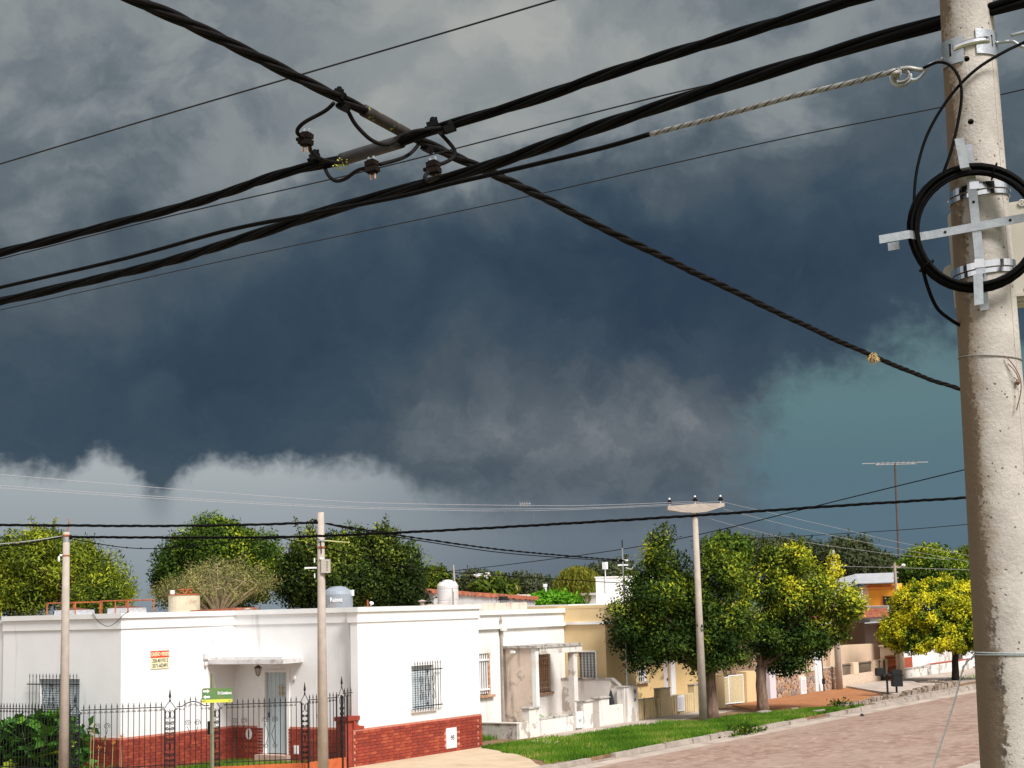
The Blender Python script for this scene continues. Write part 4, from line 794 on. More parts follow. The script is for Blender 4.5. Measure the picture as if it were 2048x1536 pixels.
# porch
box('porch_side_wall',PINK,ph,11.05,11.22,1.75,PT-.001,0,2.44)
box('porch_pillar',PEELW,ph,11.045,11.22,1.60,1.748,0,2.44); box('porch_pillar',PEEL,ph,13.32,13.56,1.60,1.80,0,2.249)
box('porch_roof',SLABD,ph,10.98,13.78,1.52,PT-.001,2.445,2.52); box('porch_beam',PEELW,ph,11.23,13.79,1.56,1.70,2.40,2.444); MB().bx(11.23,13.80,1.54,1.70,2.25,2.398).build('porch_beam',PEEL,ph)
v=thing('porch_lamp','small white lamp box under the stained porch slab','lamp',(11.03,2.3,2.3)); box('housing',PLW,v,10.92,11.045,2.30,2.42,2.30,2.38); box('bracket',KERB,v,11.0,11.049,2.34,2.38,2.381,2.43)
v=thing('rusty_bulkhead','rusty wall lamp inside the porch','lamp',(13.4,2.7,2.3)); MB().lathe((13.25,PT-.05,2.38),[(.03,0),(.05,.28)],8,ax=(.9,0,-.35)).build('lamp_body',RUST,v); MB().tube([(13.2,PT-.03,2.36),(13.1,PT-.002,2.46)],.02,5).build('bracket',RUST,v)
w=thing('porch_window','rust-brown barred window inside the porch','window',(13.45,PT,.95)); box('shutter',RUSTD,w,13.03,13.87,PT+.10,PT+.13,.99,2.21); box('sill',RUSTD,w,12.98,13.96,PT-.08,PT+.09,.91,.98)
bm=MB(); bm.bx(-.016,.016,-.008,.008,1.0,2.2); me=bm.mesh('bar',mat('flaking_bar_paint',(.66,.50,.38),.8,.3,14,col2=(.40,.16,.07),f2=(.5,.65),s2=10))
for i in range(7): inst('bar',me,w,(13.09+i*.12,PT+.03,0))
for z in (1.12,2.05): MB().bx(13.03,13.87,PT+.005,PT+.02,z-.02,z+.02).build('cross_bar',me.materials[0],w)
w=thing('narrow_window','narrow white-barred window of the peeling house','window',(10.05,PT,1.05)); box('frame',RUSTD,w,10.26,10.35,PT+.01,PT+.12,1.11,2.32); box('shutter',mat('dusty_lilac_shutter',(.56,.50,.48),.8,.08,3),w,9.76,10.258,PT+.10,PT+.13,1.11,2.32); box('sill',RUSTD,w,9.72,10.46,PT-.10,PT+.09,1.02,1.10)
for i in range(4): MB().bx(9.84+i*.12,9.88+i*.12,PT+.03,PT+.05,1.13,2.31).build('bar',PLW,w)
for z in (1.26,2.14): MB().bx(9.74,10.30,PT-.01,PT+.025,z-.025,z+.025).build('cross_bar',PLW,w)
# front garden walls
fw=thing('peeling_garden_wall','low peeling white garden wall with two piers','garden wall',(10.2,.4,0))
box('wall',PEEL,fw,8.12,12.3,.40,.55,-.01,.44); box('coping',SLABD,fw,9.2,11.6,.39,.56,.441,.50); box('pier',PEEL,fw,8.60,9.15,.36,.60,-.01,.80); box('pier_cap',SLABD,fw,8.56,9.19,.32,.64,.801,.84); box('pier',PEEL,fw,11.72,12.28,.36,.60,-.01,.80); box('pier_cap',SLABD,fw,11.68,12.32,.32,.64,.801,.84)
box('meter_box',PLW,fw,11.28,11.66,.35,.399,.06,.54); text('457',.13,INK,'number',fw,(11.47,.348,.26),sx=.9)
sw=thing('mossy_side_wall','low dark mossy concrete side wall next to the brick plinth','garden wall',(8.05,1.5,0)); box('wall',SLABD,sw,7.98,8.115,.40,2.79,-.01,.43); box('coping',PEEL,sw,7.95,8.12,.38,2.795,.431,.46)
gw=thing('white_gate_wall','white garden wall with piers right of the gateway','garden wall',(13.8,.4,0)); box('pier',PEEL,gw,12.68,13.32,.36,.60,-.01,.84); box('pier_cap',SLABD,gw,12.64,13.36,.32,.64,.841,.88); box('wall',PEEL,gw,13.321,14.28,.40,.55,-.01,.58); box('pier',PEEL,gw,14.30,15.20,.35,.62,-.01,1.10); box('pier_cap',SLABD,gw,14.27,15.24,.32,.65,1.101,1.13); box('wall_niche',SLABD,gw,14.93,15.10,.345,.36,.62,1.02)
bw=thing('boundary_wall','tall white boundary wall between peeling house and yellow house','garden wall',(14.6,1.7,0)); MB().prism([(14.55,.62,-.01),(14.55,PT-.002,-.01),(14.55,PT-.002,1.34),(14.55,.95,1.34),(14.55,.62,1.10)],(.14,0,0)).build('wall',PEEL,bw); MB().prism([(14.52,PT-.003,1.341),(14.52,.95,1.341),(14.52,.63,1.101),(14.52,.63,1.14),(14.52,.93,1.38),(14.52,PT-.003,1.38)],(.2,0,0)).build('coping',SLABD,bw)
v=thing('dark_cone','dark pointed cloth in the corner of the white garden wall','bundle',(14.1,.65,.58)); MB().lathe((14.1,.72,.55),[(.12,0),(.10,.15),(.04,.40),(.012,.48)],9).build('cone',mat('dark_blue_matte',(.02,.02,.03),.9),v); MB().tube([(14.1,.72,.95),(14.1,.72,1.06)],.01,5).build('tip',KERB,v)  # dark blue shape tapering to a point in the wall corner
# service mast on the pier
sm=thing('service_mast','thin metal service mast standing on the white pier','mast',(14.75,.48,1.13)); MB().tube([(14.75,.48,1.13),(14.75,.48,5.50)],.026,8).build('pipe',GALV,sm); MB().tube([(14.75,.48,5.2),(14.75,.48,5.75)],.02,6).build('tip',IRON,sm)
for z in (4.95,5.10): MB().obx((14.75,.48,z),trr,tc,UZ,.17,.02,.025).build('cross_piece',PLW,sm)
MB().tube([(14.75,.38,4.86),(14.75,.2,4.80),(14.9,.1,4.95)],.015,5).build('insulator_hook',PLW,sm)
# ------------------------------------------------------------------ yellow house
yh=thing('yellow_house','yellow plastered flat-roofed house behind the street trees','house',(19,3,0))
panel(yh,YEL,'s',14.85,.2,1.27,3.4,-.01,3.60,[(1.66,2.30,1.30,2.19)]); panel(yh,YEL,'t',1.27,.2,15.051,16.85,-.01,3.60); box('side_wall',YEL,yh,16.65,16.849,1.471,3.2,-.01,3.6)
panel(yh,YELD,'t',3.2,.2,16.85,26.0,-.01,3.60,[(20.6,21.2,.93,1.46),(22.62,23.1,.0,1.75)])
box('parapet',YEL,yh,14.84,26,1.26,1.5,3.601,3.70); box('parapet',YEL,yh,14.841,15.1,1.501,6,3.601,3.70); box('ledge',PEELW,yh,14.77,14.849,1.19,3.3,3.08,3.17); box('ledge',PEELW,yh,14.77,16.9,1.19,1.269,3.08,3.17)
box('roof',PAVC,yh,15.1,26,1.51,12,3.4,3.5); box('gable_step',WHITE,yh,16.0,19,3.3,9,3.5,3.74)
w=thing('lattice_window','grey lattice roller shutter window of the yellow house','window',(14.85,2,1.3)); box('frame',PLW,w,14.83,14.93,1.62,1.665,1.26,2.235); box('frame',PLW,w,14.83,14.93,1.666,2.34,2.191,2.235); box('shutter',SHUTG,w,14.92,14.95,1.67,2.30,1.30,2.19)
b=MB()
for i in range(5):
    for k in range(17): b.bx(14.912,14.921,1.73+i*.125,1.785+i*.125,1.33+k*.05,1.355+k*.05)
b.build('lattice_slots',DARK,w,kind='stuff')
w=thing('barred_window','small dark barred window of the yellow house','window',(20.9,3.2,.9)); box('pane',GLASS,w,20.6,21.2,3.3,3.32,.93,1.46); box('sill',SLABD,w,20.5,21.3,3.08,3.29,.87,.929); box('frame',PLW,w,21.08,21.2,3.19,3.29,.93,1.46)
for i in range(4): MB().tube([(20.66+i*.14,3.21,.94),(20.66+i*.14,3.21,1.46)],.012,5).build('bar',PLW,w)
for z in (1.1,1.28): MB().tube([(20.6,3.21,z),(21.1,3.21,z)],.012,5).build('bar',PLW,w)
d=thing('yellow_house_door','grey-blue door with white jamb on the yellow house','door',(22.9,3.2,0)); box('leaf',LILAC,d,22.63,23.09,3.28,3.32,0,1.74); box('jamb',PLW,d,23.101,23.45,3.14,3.199,0,1.75); box('handle',IRON,d,23.0,23.04,3.25,3.279,.85,.95)
yw2=thing('yellow_garden_wall','grime-streaked yellow garden wall with two piers','garden wall',(17.5,.4,0))
box('wall',YELW,yw2,15.25,19.3,.40,.55,-.01,.63); box('coping',SLABD,yw2,15.25,16.78,.39,.56,.631,.65)
for a,b_ in ((16.80,17.5),(19.30,19.95)): box('pier',YELW,yw2,a,b_,.36,.60,-.01,.90); box('pier_cap',SLABD,yw2,a-.02,b_+.02,.34,.62,.901,.925)
for i in range(24):
    x=15.35+i*.165
    if not 16.75<x<17.55: box('rib',YELW,yw2,x,x+.085,.378,.401,.02,.60)
box('meter_box',PLW,yw2,18.0,18.5,.345,.377,.10,.62); box('meter_panel',LILAC,yw2,18.06,18.44,.338,.3445,.16,.56)
gp=thing('yellow_gate_piers','yellow gate piers beside the first street tree','gate piers',(22,.4,0)); box('pier',YEL,gp,21.0,21.75,.36,.70,-.01,1.16); box('pier',YEL,gp,23.95,24.75,.50,.90,-.01,1.13); box('wall',YEL,gp,24.751,25.6,.55,.75,-.01,1.05)
gt2=thing('mesh_gate','white framed mesh double gate of the yellow house','gate',(22.9,.8,0))
def gleaf(x0,x1,y0,y1,z0,z1):
    b=MB(); 
    for p,q in (((x0,y0,z0),(x0,y0,z1)),((x1,y1,z0),(x1,y1,z1)),((x0,y0,z0),(x1,y1,z0)),((x0,y0,z1),(x1,y1,z1))): b.tube([p,q],.022,6)
    b.build('frame',PLW,gt2); d=(Vector((x1,y1,0))-Vector((x0,y0,0))).normalized(); n=Vector((d.y,-d.x,0)); MB().prism([(x0,y0,z0),(x1,y1,z0),(x1,y1,z1),(x0,y0,z1)],n*.008).build('mesh_panel',mat('mesh_sheet',(.55,.46,.28),.8,.15,20),gt2)
    b=MB()
    for i in range(1,8): p=Vector((x0,y0,0)).lerp(Vector((x1,y1,0)),i/8); b.tube([p+UZ*z0-n*.01,p+UZ*z1-n*.01],.006,4)
    b.build('wires',PLW,gt2)
gleaf(21.85,23.0,.75,.80,.04,.98); gleaf(23.05,23.9,.80,.62,.04,1.02)
box('notice',PLW,gt2,22.12,22.42,.715,.73,.50,.82)
MB().lathe((22.27,.713,.68),[(.10,0),(.10,.003)],18,ax=(0,-1,0)).build('notice_ring',SIGNR,gt2); MB().lathe((22.27,.7095,.68),[(.075,0),(.075,.002)],18,ax=(0,-1,0)).build('notice_disc',PLW,gt2); MB().bx(22.245,22.295,.704,.7072,.63,.73).build('notice_mark',INK,gt2); MB().bx(22.18,22.36,.712,.7145,.53,.56).build('notice_text',INK,gt2)
# ------------------------------------------------------------------ fieldstone walls
def clip(poly,a,b,c):
    out=[]
    for i in range(len(poly)):
        p,q=poly[i],poly[(i+1)%len(poly)]; dp=a*p[0]+b*p[1]-c; dq=a*q[0]+b*q[1]-c
        if dp<=0: out.append(p)
        if dp*dq<0: u=dp/(dp-dq); out.append((p[0]+(q[0]-p[0])*u,p[1]+(q[1]-p[1])*u))
    return out
def stonewall(par,x0,x1,z0,z1,y,n,seed,skip=()):
    rg=random.Random(seed); pts=[(rg.uniform(x0,x1),rg.uniform(z0,z1)) for _ in range(n)]
    for _ in range(2):
        pts2=[]
        for i,p in enumerate(pts):
            pl=[(x0,z0),(x1,z0),(x1,z1),(x0,z1)]
            for j,q in enumerate(pts):
                if i!=j: pl=clip(pl,q[0]-p[0],q[1]-p[1],((q[0]**2-p[0]**2)+(q[1]**2-p[1]**2))/2)
            cx=sum(a for a,_ in pl)/len(pl); cz=sum(b for _,b in pl)/len(pl); pts2.append((cx*.5+p[0]*.5,cz*.5+p[1]*.5))
        pts=pts2
    for i,p in enumerate(pts):
        pl=[(x0,z0),(x1,z0),(x1,z1),(x0,z1)]
        for j,q in enumerate(pts):
            if i!=j:
                d=math.hypot(q[0]-p[0],q[1]-p[1]); pl=clip(pl,q[0]-p[0],q[1]-p[1],((q[0]**2-p[0]**2)+(q[1]**2-p[1]**2))/2-.018*d)
        if len(pl)<3: continue
        cx=sum(a for a,_ in pl)/len(pl); cz=sum(b for _,b in pl)/len(pl)
        if any(a<cx<b and c<cz<d for a,b,c,d in skip): continue
        k=rg.uniform(.02,.045); b=MB(); m=len(pl); b.add([(a,y,c) for a,c in pl]+[(cx+(a-cx)*.82,y-k,cz+(c-cz)*.82) for a,c in pl],[tuple(range(m,2*m))]+[(i_,(i_+1)%m,m+(i_+1)%m,m+i_) for i_ in range(m)])
        b.build('stone',rg.choice(STONEM),par)
sw=thing('fieldstone_wall','brown fieldstone garden wall behind the second street tree','garden wall',(28.6,.55,0))
box('backing',STONEJ,sw,26.62,30.62,.55,.75,-.01,.86); box('coping',STONEJ,sw,26.6,30.64,.50,.78,.861,.90); stonewall(sw,26.64,30.6,.0,.86,.549,66,1,skip=[(29.0,29.55,0,.72)])
box('meter_box',PLW,sw,29.02,29.55,.47,.548,.02,.68); box('meter_window',LILAC,sw,29.12,29.46,.455,.469,.14,.58)
v=thing('lilac_pillar','pale lilac pillar beside the second tree trunk','pillar',(26.3,.5,0)); box('shaft',LILAC,v,26.02,26.58,.48,.80,-.01,1.25); box('cap',PLW,v,26.0,26.6,.46,.82,1.251,1.29)
v=thing('stone_return_wall','brown fieldstone side wall beside the yellow gate','garden wall',(25.8,.9,0)); box('backing',STONEJ,v,25.62,25.99,.78,1.0,-.01,1.1); stonewall(v,25.62,25.99,0,1.1,.779,10,3)
v=thing('white_gate_panel','white gate post panel between the fieldstone walls','gate post',(31,.5,0)); box('panel',PLW,v,30.66,31.38,.52,.66,.03,1.02); box('groove',LILAC,v,30.84,30.88,.515,.519,.05,1.0); box('groove',LILAC,v,31.10,31.13,.515,.519,.05,1.0)
v=thing('lamp_pole','thin black pole with a cross arm in front of the white gate panel','pole',(30.9,.3,0)); MB().tube([(30.95,.30,.03),(30.85,.30,1.55)],.022,6).build('pole',IRON,v); MB().tube([(30.2,.30,1.52),(31.2,.30,1.55)],.018,5).build('cross_arm',IRON,v); box('counterweight',IRON,v,30.88,31.0,.25,.35,.32,.52)
sw2=thing('fieldstone_pier','broad fieldstone pier next to the far utility pole','garden wall',(32.2,.5,0)); box('backing',STONEJ,sw2,31.42,33.05,.55,.80,-.01,.90); box('coping',STONEJ,sw2,31.42,33.08,.52,.82,.901,.94); stonewall(sw2,31.44,33.03,0,.9,.549,30,2)
v=thing('white_slat_gate','white slatted metal gate above the fieldstone pier','gate',(32,1.0,.9)); box('frame',PLW,v,31.72,32.55,.95,1.0,.94,1.55)
for i in range(5): box('slat',LILAC,v,31.80+i*.10,31.84+i*.10,.945,.949,1.0,1.50)
# house behind the fieldstone wall
sh=thing('tan_house','tan house front with white door behind the fieldstone wall','house',(40,5,0)); panel(sh,CREAM,'t',4,.2,33,46,-.01,2.5,[(40.8,41.7,1.4,2.3)]); box('roof_slab',PLW,sh,32.8,46.2,3.8,9,2.501,2.65); stonewall(sh,39.2,40.2,.9,2.1,3.999,14,6); box('window_pane',GLASS,sh,40.8,41.7,4.1,4.12,1.4,2.3); box('window_frame',PLW,sh,40.7,40.8,3.97,4.1,1.35,2.35); box('roof',RTILE,sh,33,46,4.5,8.9,2.651,2.9)
# cream house: pebbledash front wall with iron infill, tall cream wall behind
cf=thing('pebbledash_wall','cream pebbledash front wall with iron grilles right of the far pole','garden wall',(37,.45,0))
box('base',PEBBLE,cf,33.1,38.9,.45,.65,-.01,.52)
for a,b_ in ((33.1,33.42),(34.72,35.34),(37.2,37.80),(38.35,38.95)): box('pillar',CREAM,cf,a,b_,.44,.66,.521,1.0)
for a,b_ in ((33.42,34.72),(35.34,37.2),(37.80,38.35)):
    MB().tube([(a,.55,.90),(b_,.55,.90)],.02,5).build('rail',IRON,cf); n=int((b_-a)/.11); me=MB().tube([(0,0,.525),(0,0,.98)],.014,5).mesh('bar',IRON)
    for i in range(1,n): inst('bar',me,cf,(a+(b_-a)*i/n,.55,0))
cg=thing('iron_garden_gate','tall dark iron gate of the cream house','gate',(39.6,.5,0)); me=MB().tube([(0,0,.06),(0,0,1.12)],.02,5).mesh('bar',RUST)
for i in range(13): inst('bar',me,cg,(39.0+i*.11,.56,0))
for z in (.15,.6,1.0): MB().tube([(38.96,.56,z),(40.4,.56,z)],.022,5).build('rail',IRON,cg)
box('lower_panel',IRON,cg,39.0,40.38,.58,.60,.08,.55)
box('lower_mesh',mat('brown_shade',(.10,.05,.04),.9),cf,38.36,38.52,.40,.44,.1,.95)
cp=thing('cream_gate_pillar','tall cream pillar at the end of the cream wall','pillar',(40.8,.5,0)); box('shaft',CREAM,cp,40.45,41.1,.40,1.3,-.01,1.48); box('cap',CREAM,cp,40.40,41.15,.36,1.34,1.481,1.54)
tw=thing('tall_cream_wall','tall smooth cream wall with patched spots behind the front wall','wall',(40,2.2,0)); MB().prism([(36.6,2.2,-.01),(44.6,2.2,-.01),(44.6,2.2,1.30),(44.1,2.2,1.46),(43.5,2.2,1.55),(36.6,2.2,1.66)],(0,.2,0)).build('wall',CREAM,tw)
box('return_wall',CREAM,tw,44.601,45.4,1.31,2.3,-.01,1.3)
# veranda house with white columns
vh=thing('veranda_house','white columned veranda house with red tiled roof behind the tall cream wall','house',(52,6,0)); box('beam',PLW,vh,46.6,58,4.9,5.2,2.40,2.76); box('beam',PLW,vh,46.6,46.899,5.201,9,2.40,2.76)
for x in (48.0,52.6,57.4): box('column',PLW,vh,x,x+.55,4.95,5.35,0,2.399)
box('wall',MAUVE,vh,46.9,60,7.0,7.2,0,2.45); box('niche',mat('mauve_niche',(.34,.28,.26),.9),vh,50.2,51.6,6.95,6.999,.2,2.0); box('ceiling',MAUVE,vh,46.9,58,5.21,6.99,2.30,2.395)
MB().prism([(46.5,4.75,2.765),(46.5,8.0,3.35),(46.5,8.0,2.77)],(11.6,0,0)).build('roof',RTILE,vh)
rt=MB()
for k in range(9):
    y=4.76+k*.36; z=2.78+k*.065; rt.bx(46.5,58.1,y,y+.30,z,z+.045)
rt.build('tile_courses',RTILE,vh,kind='stuff'); box('gutter',RTILE,vh,46.4,58.2,4.68,4.749,2.70,2.78)
v=thing('rooftop_tank','white ribbed tank on the red tiled roof','water tank',(53.4,7.2,3.2)); c=Vector((53.6,7.3,3.1)); b=MB()
for k in range(9): b.lathe(c+UZ*(.10*k),[(.40,0),(.41,.05),(.40,.095)],18,cap=(k in(0,8)))
b.build('body',PLW,v); MB().lathe(c+UZ*.9,[(.40,0),(.2,.06)],18).build('lid',PLW,v); MB().tube([c+trr*.46,c+trr*.44+UZ*1.0],.03,6).build('pipe',PLW,v)
# ochre house farther back
oh=thing('ochre_house','ochre painted house with zinc roof above the veranda roof','house',(57,6.5,0)); box('wall',OCHRE,oh,56.2,57.4,5.9,7.45,0,4.45); MB().prism([(56.2,7.451,0),(56.2,9.2,0),(56.2,9.2,3.9),(56.2,7.451,4.45)],(1.2,0,0)).build('side_wall',CREAM,oh)
MB().prism([(55.8,5.8,4.47),(55.8,7.9,4.47),(57.6,8.7,5.02),(57.6,6.4,5.02)],(0,0,.05)).build('roof',ZINC,oh); MB().prism([(55.7,7.8,4.48),(55.7,9.9,3.85),(57.6,10.6,4.6),(57.6,8.6,5.02)],(0,0,.05)).build('roof_wing',ZINC,oh); box('window',DARK,oh,56.15,56.199,6.05,6.60,3.05,3.75); box('window_frame',RUST,oh,56.13,56.149,6.60,6.66,3.02,3.78); box('window',DARK,oh,56.15,56.199,7.0,7.15,3.0,3.2); box('white_lean_to',WHITE,oh,56.4,60,4.4,5.898,0,4.0)
MB().bx(56.1,56.2,5.85,7.5,4.28,4.36).build('eave_board',RTILE,oh)
fp=thing('street_lamp_pole','weathered grey lamp pole above the veranda roof','street lamp',(52.4,4.4,0)); MB().tube([(52.4,4.42,0),(52.3,4.5,5.5)],[.11,.075],8).build('pole',KERB,fp); MB().tube([(52.3,4.5,5.2),(52.55,4.1,5.32)],.03,5).build('arm',KERB,fp); MB().lathe((52.55,4.1,5.30),[(.10,0),(.13,.06),(.03,.14)],10).build('lamp_head',PLW,fp)
for z in (4.7,5.0,5.3): MB().obx((52.32,4.49,z),trr,tc,UZ,.16,.03,.03).build('cross_arm',KERB,fp)
# far right: white house, low walls
wr=thing('far_white_house','far white house with a red brick base behind the yellow tree','house',(46,3,0)); box('wall',WHITE,wr,41.5,47.2,.95,1.2,0,3.3); box('brick_base',BRK[4],wr,41.5,43.6,.88,.949,.30,.90); box('shutter',LILAC,wr,41.9,42.4,.93,.949,.95,2.2); box('roof',PAVC,wr,41.5,47,1.201,8,3.2,3.3); box('wall',PEEL,wr,47.21,58,1.3,1.5,0,2.6); box('vent',SLABD,wr,48.9,49.3,1.28,1.299,.72,.95)
lw=thing('low_white_wall','low peeling white wall with red coping below the yellow tree','garden wall',(45,.4,0)); box('wall',PEEL,lw,41.2,44.3,.42,.60,-.01,.40); box('coping',SLABD,lw,41.2,44.3,.40,.62,.401,.46); box('pier',SLABD,lw,44.31,44.85,.40,.62,-.01,.50); box('wall',PEEL,lw,44.86,51.5,.42,.60,-.01,.48); box('coping',BRK[2],lw,44.86,51.5,.40,.62,.481,.52)
wg=thing('white_sheet_gate','white sheet metal gate beyond the yellow tree','gate',(53,1.0,0)); box('panel',PLW,wg,51.6,54.0,.9,.95,.02,1.6)
for i in range(6): box('rib',LILAC,wg,51.7,53.9,.885,.899,.2+i*.22,.24+i*.22)
box('post',PEEL,wg,54.05,56.5,.6,1.0,0,1.8)
# rubbish stands on the kerb
def stand(label,x,y,h,w,m,panels):
    g=thing('rubbish_stand',label,'rubbish stand',(x,y,0),'raised rubbish stands'); MB().tube([(x,y,0),(x,y,h)],.042,8).build('post',IRON,g)
    MB().obx((x,y,h+.015),trr,tc,UZ,w,.24,.018).build('tray',IRON,g)
    for a0,a1,z0,z1 in panels:
        c=Vector((x,y,0))+trr*((a0+a1)/2)+tc*.02; MB().obx(c+UZ*(h+(z0+z1)/2),trr,tc,UZ,(a1-a0)/2,.22,(z1-z0)/2).build('basket',m,g)
    MB().tube([Vector((x,y,h-.25)),Vector((x,y,h))-trr*w*.6],.018,5).build('brace',IRON,g); return g
BIN=mat('black_sheet_metal',(.007,.008,.009),.7,.2,8,.1,40)
stand('black rubbish stand on a single post by the kerb',28.41,-3.24,.80,.34,BIN,[(-.40,-.14,-.02,.26),(.16,.36,-.02,.10)])
stand('second black rubbish stand with deep box basket behind the first',29.1,-3.35,.74,.24,BIN,[(-.16,.20,-.40,.22)])
v=thing('intercom_post','slim black intercom post before the pebbledash wall','post',(38.1,.3,0)); box('post',IRON,v,37.95,38.2,.30,.40,0,.62); box('panel',PLW,v,38.02,38.12,.29,.299,.28,.36)
# ------------------------------------------------------------------ roofs, tanks and lamps farther back
tb=thing('tiled_shed','long low shed with red clay tile roof edge','house',(24,11.5,0)); MB().prism([(19.5,11.3,0),(19.5,11.3,4.32),(29.2,12.75,4.0),(29.2,12.75,0)],(1.6,5,0)).build('wall',mat('pale_grey_wall',(.50,.49,.49),.9,.05,2),tb)
rg=random.Random(9); b=MB()
for i in range(64):
    u=i/63; x=19.3+10*u; y=11.15+1.5*u; z=4.36-.33*u+rg.uniform(-.02,.03); b.tube([(x,y,z),(x+.5,y+1.8,z+.12)],.075,6)
b.build('roof_tiles',RTILE,tb,kind='stuff')
rt=thing('roof_tank_house','white rendered tank housing above the yellow house','tank housing',(24,6,3.5)); MB().prism([(23.15,6.25,3.5),(23.6,5.5,3.5),(25.2,4.6,3.5),(26,7,3.5)],(0,0,1.22)).build('walls',PEELW,rt); MB().prism([(23.12,6.28,4.721),(23.58,5.47,4.721),(25.25,4.56,4.721),(26.05,7.05,4.721)],(0,0,.05)).build('rim',WHITE2,rt); MB().tube([(23.3,5.9,4.2),(23.3,5.9,5.1)],.02,6).build('pipe',PLW,rt); box('white_antenna',PLW,rt,23.22,23.38,5.82,5.98,5.05,5.32)
def far_lamp(label,x,y,h,L):
    g=thing('street_lamp',label,'street lamp',(x,y,0)); MB().tube(spline([(x,y,0),(x,y,h-.5),(x-.15*L,y+.2*L,h-.15),(x-.45*L,y+.7*L,h)],6),.06,6).build('pole',mat('tan_lamp_pole',(.42,.32,.18),.7),g); MB().lathe((x-.5*L,y+.8*L,h-.02),[(.03,-.5),(.16,-.3),(.16,.2),(.05,.4)],8,ax=(-.5,.8,.12)).build('lamp_head',PLW,g)
far_lamp('far street lamp with white head above the shed roof',70.6,40.6,6.1,2.2); far_lamp('smaller far street lamp right of the tall one',75.4,42.7,5.3,2.0)
for i,(x,y,z0,z1,lb) in enumerate(((63.5,33.0,0,5.0,'pale far pillar beside the bright green bush'),(46.5,26.5,0,5.5,'thin pale far post left of the street lamp'))):
    g=thing('far_post',lb,'post',(x,y,0)); MB().tube([(x,y,z0),(x,y,z1)],.12,6).build('shaft',PLW,g); MB().lathe((x,y,z1),[(.16,0),(.16,.2)],6).build('cap',PLW,g)
fw=thing('far_white_roof','low white roofline behind the bright green bush','house',(66,32,0)); box('wall',WHITE,fw,64,70,29,33.5,0,4.35); box('coping',WHITE2,fw,63.9,70.1,28.9,33.6,4.351,4.5)
fw=thing('far_brick_house','low brick chimney house behind the shed roof','house',(60,32,0)); box('wall',RTILE,fw,58,62,33,37.5,0,4.2); box('coping',PEEL,fw,57.8,62.2,32.8,37.7,4.201,4.5)
# antennas
an=thing('roof_antenna','large television antenna on a tall rusty lattice mast','antenna',(66,9,3.2)); MB().tube([(66.6,9.2,3.0),(65.75,8.75,11.9)],.07,6).build('mast',mat('rust_brown_mast',(.11,.085,.08),.8),an)
c=Vector((65.73,8.74,11.93)); MB().tube([c-trr*2.05,c+trr*2.05],.028,5).build('boom',WIREL,an); MB().tube([c-trr*1.2-UZ*.09,c+trr*1.3-UZ*.09],.03,5).build('lower_boom',WIREL,an)
for k in range(9): a=-1.2+k*.31; MB().tube([c+trr*a+tc*.8*(.6+.05*k)+UZ*.02,c+trr*a-tc*.8*(.6+.05*k)+UZ*.02],.018,4).build('element',WIREL,an)
for e in (-1,1): MB().tube([c+trr*1.2*e-UZ*.09,c+trr*.9*e],.02,4).build('strut',WIREL,an)
an=thing('small_antenna','small comb antenna on a thin mast against the storm cloud','antenna',(45.3,23,3)); c=Vector((45.2,23.05,9.37)); MB().tube([(45.75,22.8,2),(45.45,22.68,9.35)],.014,5).build('mast',mat('faint_mast',(.16,.15,.16),.8),an); MB().tube([c-trr*.3,c+trr*.33],.022,5).build('boom',WIREL,an)
for k in range(5): MB().tube([c+trr*(-.28+.13*k)-UZ*.14,c+trr*(-.28+.13*k)+UZ*.14],.018,4).build('element',WIREL,an)
# ------------------------------------------------------------------ utility poles in the street
def upole(label,x,y,h,r0,r1,lean=(0,0)):
    p=thing('utility_pole',label,'utility pole',(x,y,0)); MB().tube([(x,y,-.1),(x+lean[0]*.5,y+lean[1]*.5,h*.5),(x+lean[0],y+lean[1],h)],[r0,(r0+r1)/2,r1],18).build('shaft',CONCF,p,smooth=True); return p
pm=upole('concrete utility pole with beige junction box before the white house',-2.317,-.95,5.97,.127,.075)
c=Vector((-2.317,-.95,4.68)); MB().obx(c+trr*.115+tc*.06+UZ*.06,trr,tc,UZ,.10,.075,.155).build('junction_box',BEIGE,pm)
jb=bpy.data.objects['junction_box']
for k in range(4): MB().obx(c+trr*.15+tc*.137+UZ*(.15-.06*k),trr,tc,UZ,.018,.002,.022).build('vent_slot',KERB,jb)
MB().obx(c+UZ*.235+trr*.03+tc*.09,trr,tc,UZ,.05,.03,.022).build('bracket_plate',PLW,pm)
for z in (5.16,): MB().lathe((-2.317,-.95,z),[(.104,0),(.104,.03)],16).build('strap',RUST,pm)
MB().lathe((-2.317,-.95,5.30),[(.10,0),(.10,.04)],16).build('strap',GALV,pm)
MB().obx(c-trr*.24+UZ*.03,trr,tc,UZ,.14,.02,.018).build('cross_bracket',PLW,pm); MB().obx(c-trr*.15+UZ*.20,trr,tc,UZ,.012,.02,.05).build('bracket_tab',PLW,pm); MB().obx(c-trr*.15-UZ*.15,trr,tc,UZ,.012,.02,.05).build('bracket_tab',PLW,pm)
MB().tube(spline([c-trr*.2+UZ*.25,c-trr*.26+UZ*.1,c-trr*.25-UZ*.15,c-trr*.18-UZ*.2],6),.008,5).build('loose_lead',CABLEG,pm)
MB().tube(spline([c-trr*.16+UZ*1.0,c-trr*.20+UZ*.85,c-trr*.12+UZ*.72,c+tc*.10+UZ*.62,c+tc*.1+trr*.02+UZ*.35],6),.010,5).build('down_lead',CABLE,pm); MB().lathe(c-trr*.12+UZ*1.03,[(.03,0),(.05,.04),(.03,.10)],8).build('insulator',CABLE,pm)
MB().tube(spline([c+trr*.08+UZ*.64,c+trr*.22+UZ*.63,c+trr*.28+UZ*.62,c+trr*.66+UZ*.585],5),.014,6).build('dead_end_grip',mat('yellow_grip',(.5,.5,.2),.6),pm)
